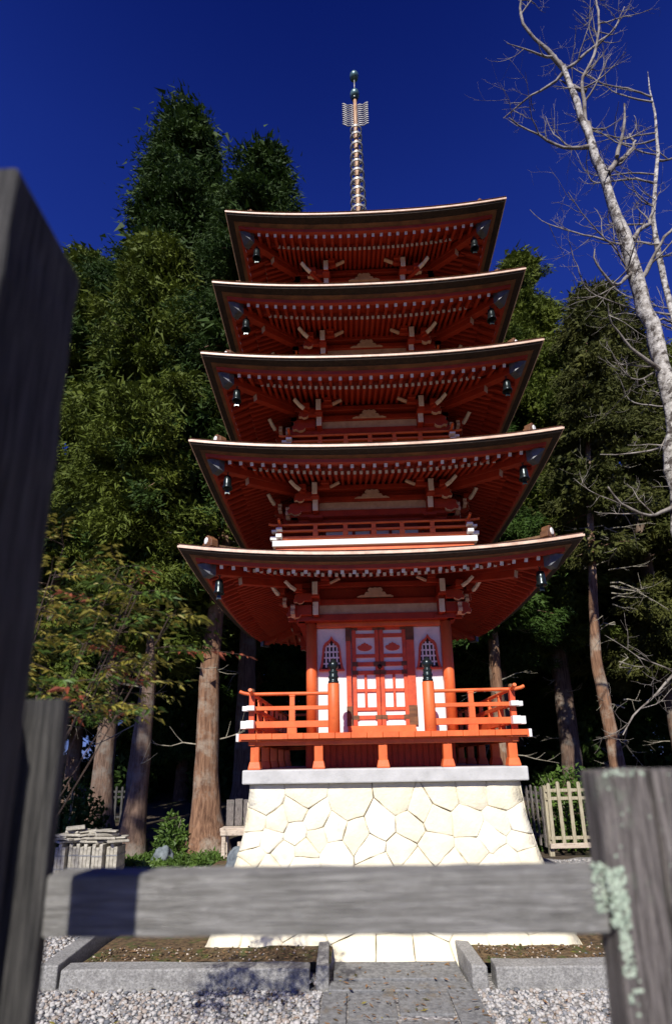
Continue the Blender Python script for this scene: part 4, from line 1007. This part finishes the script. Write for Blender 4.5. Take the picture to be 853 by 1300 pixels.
for k in range(15):
    i = r_.randint(2, 7); f = r_.random(); p = Vector(tp[i]).lerp(Vector(tp[min(9, i + 1)]), f); b = MB(); sx = r_.choice([-1, -1, 1]); L = r_.uniform(1.2, 3.0)
    pts = [p, p + Vector((sx * L * .35, r_.uniform(-.3, .3), L * .12)), p + Vector((sx * L * .7, r_.uniform(-.6, .6), L * .4)), p + Vector((sx * L * .85, r_.uniform(-.8, .8), L * .85))]
    fi, rd = limb(b, pts, r_.uniform(.018, .036), .006, 200 + k, n=6); twigs(b, fi, rd, 300 + k, .40, 1.0, 2)
    b.build('branch', 'branch', b2, fix=False)

# ---- thin stemmed shrub close behind the left of the fence
nd = thing('shrub', 'thin stemmed shrub with yellow green and reddish leaflets behind the gate at the left', 'shrub', (-1.50, -4.7, GZ))
b = MB(); rs_ = random.Random(31); Vl = []; ml = []
def spray(p, dv, L, kinds, n=9):
    pts = [p]
    for j in range(n): dv = (dv + Vector((rs_.gauss(0, .06), rs_.gauss(0, .06), -.035))).normalized(); p = p + dv * L / n; pts.append(p)
    b.tube(pts, [.0028 - .0022 * j / n for j in range(n + 1)], 4, 0, False)
    kind = rs_.choices([0, 1, 2], kinds)[0]
    for j in range(2, n + 1):
        for sd in (-1, 1, rs_.choice([-1, 1])):
            ld = (dv * .6 + dv.cross(Vector((0, 0, 1))).normalized() * sd * rs_.uniform(.5, 1) + Vector((rs_.gauss(0, .25), rs_.gauss(0, .25), rs_.uniform(-.55, .2)))).normalized(); ll = rs_.uniform(.03, .058); wd = ll * .17
            rt = ld.cross(Vector((rs_.gauss(0, .5), rs_.gauss(0, .5), 1))).normalized(); q = pts[j] + ld * rs_.uniform(0, .035); up = rt.cross(ld)
            Vl.append([q, q + ld * ll * .4 + rt * wd + up * wd * .3, q + ld * ll - up * ll * .15, q + ld * ll * .4 - rt * wd + up * wd * .3]); ml.append(kind if rs_.random() < .75 else rs_.choice([0, 1]))
for k in range(11):
    x1 = rs_.uniform(-.42, .42); top = rs_.uniform(2.35, 2.90) - max(0, x1) * .7
    f, rd = limb(b, [(-.55 + x1 * .1, rs_.uniform(-.06, .06), 0), (-.40 + x1 * .5, rs_.uniform(-.1, .1), top * .5), (x1, rs_.uniform(-.22, .22), top)], .0050, .0022, 500 + k, n=5, wob=.3)
    for i in range(len(f)):
        if f[i].z < 1.80 + rs_.uniform(-.1, .25): continue
        for rep_ in range(3):
            if rs_.random() > .88: continue
            a_ = rs_.uniform(0, 6.28); spray(f[i], Vector((math.cos(a_), math.sin(a_), rs_.uniform(.05, .6))).normalized(), rs_.uniform(.14, .30), [3, 6, 1.1])
for z0, dz in ((2.34, .05),):
    p = Vector((.30, 0, z0)); spray(p, Vector((1, .05, dz + .1)).normalized(), .40, [3, 4, 2], 11)
b.build('stem', 'darktwig', nd, fix=False)
V = np.array([[tuple(p) for p in q] for q in Vl]).reshape(-1, 3)
np_mesh('foliage', V, np.arange(len(V)).reshape(-1, 4), ['leafg', 'leafy', 'leafr'], ml, False, nd)

# ================================================================== LIGHT, SKY, CAMERA
AZ, EL = 12.5, 39.
w = bpy.data.worlds.new('World'); SC.world = w; w.use_nodes = True
N = w.node_tree.nodes; L = w.node_tree.links
sky = N.new('ShaderNodeTexSky'); sky.sky_type = 'NISHITA'; sky.sun_disc = False
sky.sun_elevation = R(EL); sky.sun_rotation = R(180 + AZ); sky.altitude = 200; sky.air_density = 1.1; sky.dust_density = .4; sky.ozone_density = 3.
hs_ = N.new('ShaderNodeMix'); hs_.data_type = 'RGBA'; hs_.blend_type = 'MULTIPLY'; hs_.inputs['Factor'].default_value = 1; 
tcw = N.new('ShaderNodeTexCoord'); sx_ = N.new('ShaderNodeSeparateXYZ'); L.new(tcw.outputs['Generated'], sx_.inputs[0])
el_r = N.new('ShaderNodeValToRGB'); ee = el_r.color_ramp.elements       # deep clear sky: paler low down, darker to the zenith
ee[0].position = .0; ee[0].color = (.30, .42, 1.25, 1); ee[1].position = 1.0; ee[1].color = (.05, .09, .55, 1)
for p_, c_ in ((.70, (.20, .34, 1.40)), (.80, (.15, .26, 1.18)), (.90, (.07, .14, .80))): q_ = ee.new(p_); q_.color = (*c_, 1)
L.new(sx_.outputs['Z'], el_r.inputs['Fac']); L.new(el_r.outputs['Color'], hs_.inputs['B'])
L.new(sky.outputs[0], hs_.inputs['A']); L.new(hs_.outputs['Result'], N['Background'].inputs['Color'])
N['Background'].inputs['Strength'].default_value = .06
sl = bpy.data.lights.new('sun', 'SUN'); sl.energy = 5.0; sl.angle = R(.53); sl.color = (1, .95, .88)
so = bpy.data.objects.new('sun', sl); COL.objects.link(so)
d = Vector((math.sin(R(AZ)) * math.cos(R(EL)), math.cos(R(AZ)) * math.cos(R(EL)), -math.sin(R(EL))))
so.rotation_euler = d.to_track_quat('-Z', 'Y').to_euler(); so.location = (-8, -20, 20)

cam = bpy.data.cameras.new('camera'); co = bpy.data.objects.new('camera', cam); COL.objects.link(co)
yaw, pit, rol = R(-1.694), R(13.925), R(-.95)
fw = Vector((math.sin(yaw) * math.cos(pit), math.cos(yaw) * math.cos(pit), math.sin(pit))); r0 = Vector((math.cos(yaw), -math.sin(yaw), 0)); u0 = r0.cross(fw)
rx = r0 * math.cos(rol) + u0 * math.sin(rol); uy = -r0 * math.sin(rol) + u0 * math.cos(rol)
co.matrix_world = Matrix(((rx.x, uy.x, -fw.x, -.30994), (rx.y, uy.y, -fw.y, -7.10872), (rx.z, uy.z, -fw.z, 1.68196), (0, 0, 0, 1)))
cam.sensor_fit = 'VERTICAL'; cam.sensor_height = 36; cam.sensor_width = 36 * 671 / 1024
cam.lens = 660 / 1300 * 36; cam.shift_y = (800 - 650) / 1300; cam.clip_start = .05; cam.clip_end = 2000
cam.dof.use_dof = True; cam.dof.focus_distance = 5.8; cam.dof.aperture_fstop = 1.6
SC.camera = co
SC.view_settings.view_transform = 'Standard'; SC.view_settings.look = 'None'; SC.view_settings.exposure = 0.35; SC.view_settings.gamma = 1
SC.cycles.max_bounces = 6; SC.cycles.transparent_max_bounces = 4; SC.cycles.use_denoising = True
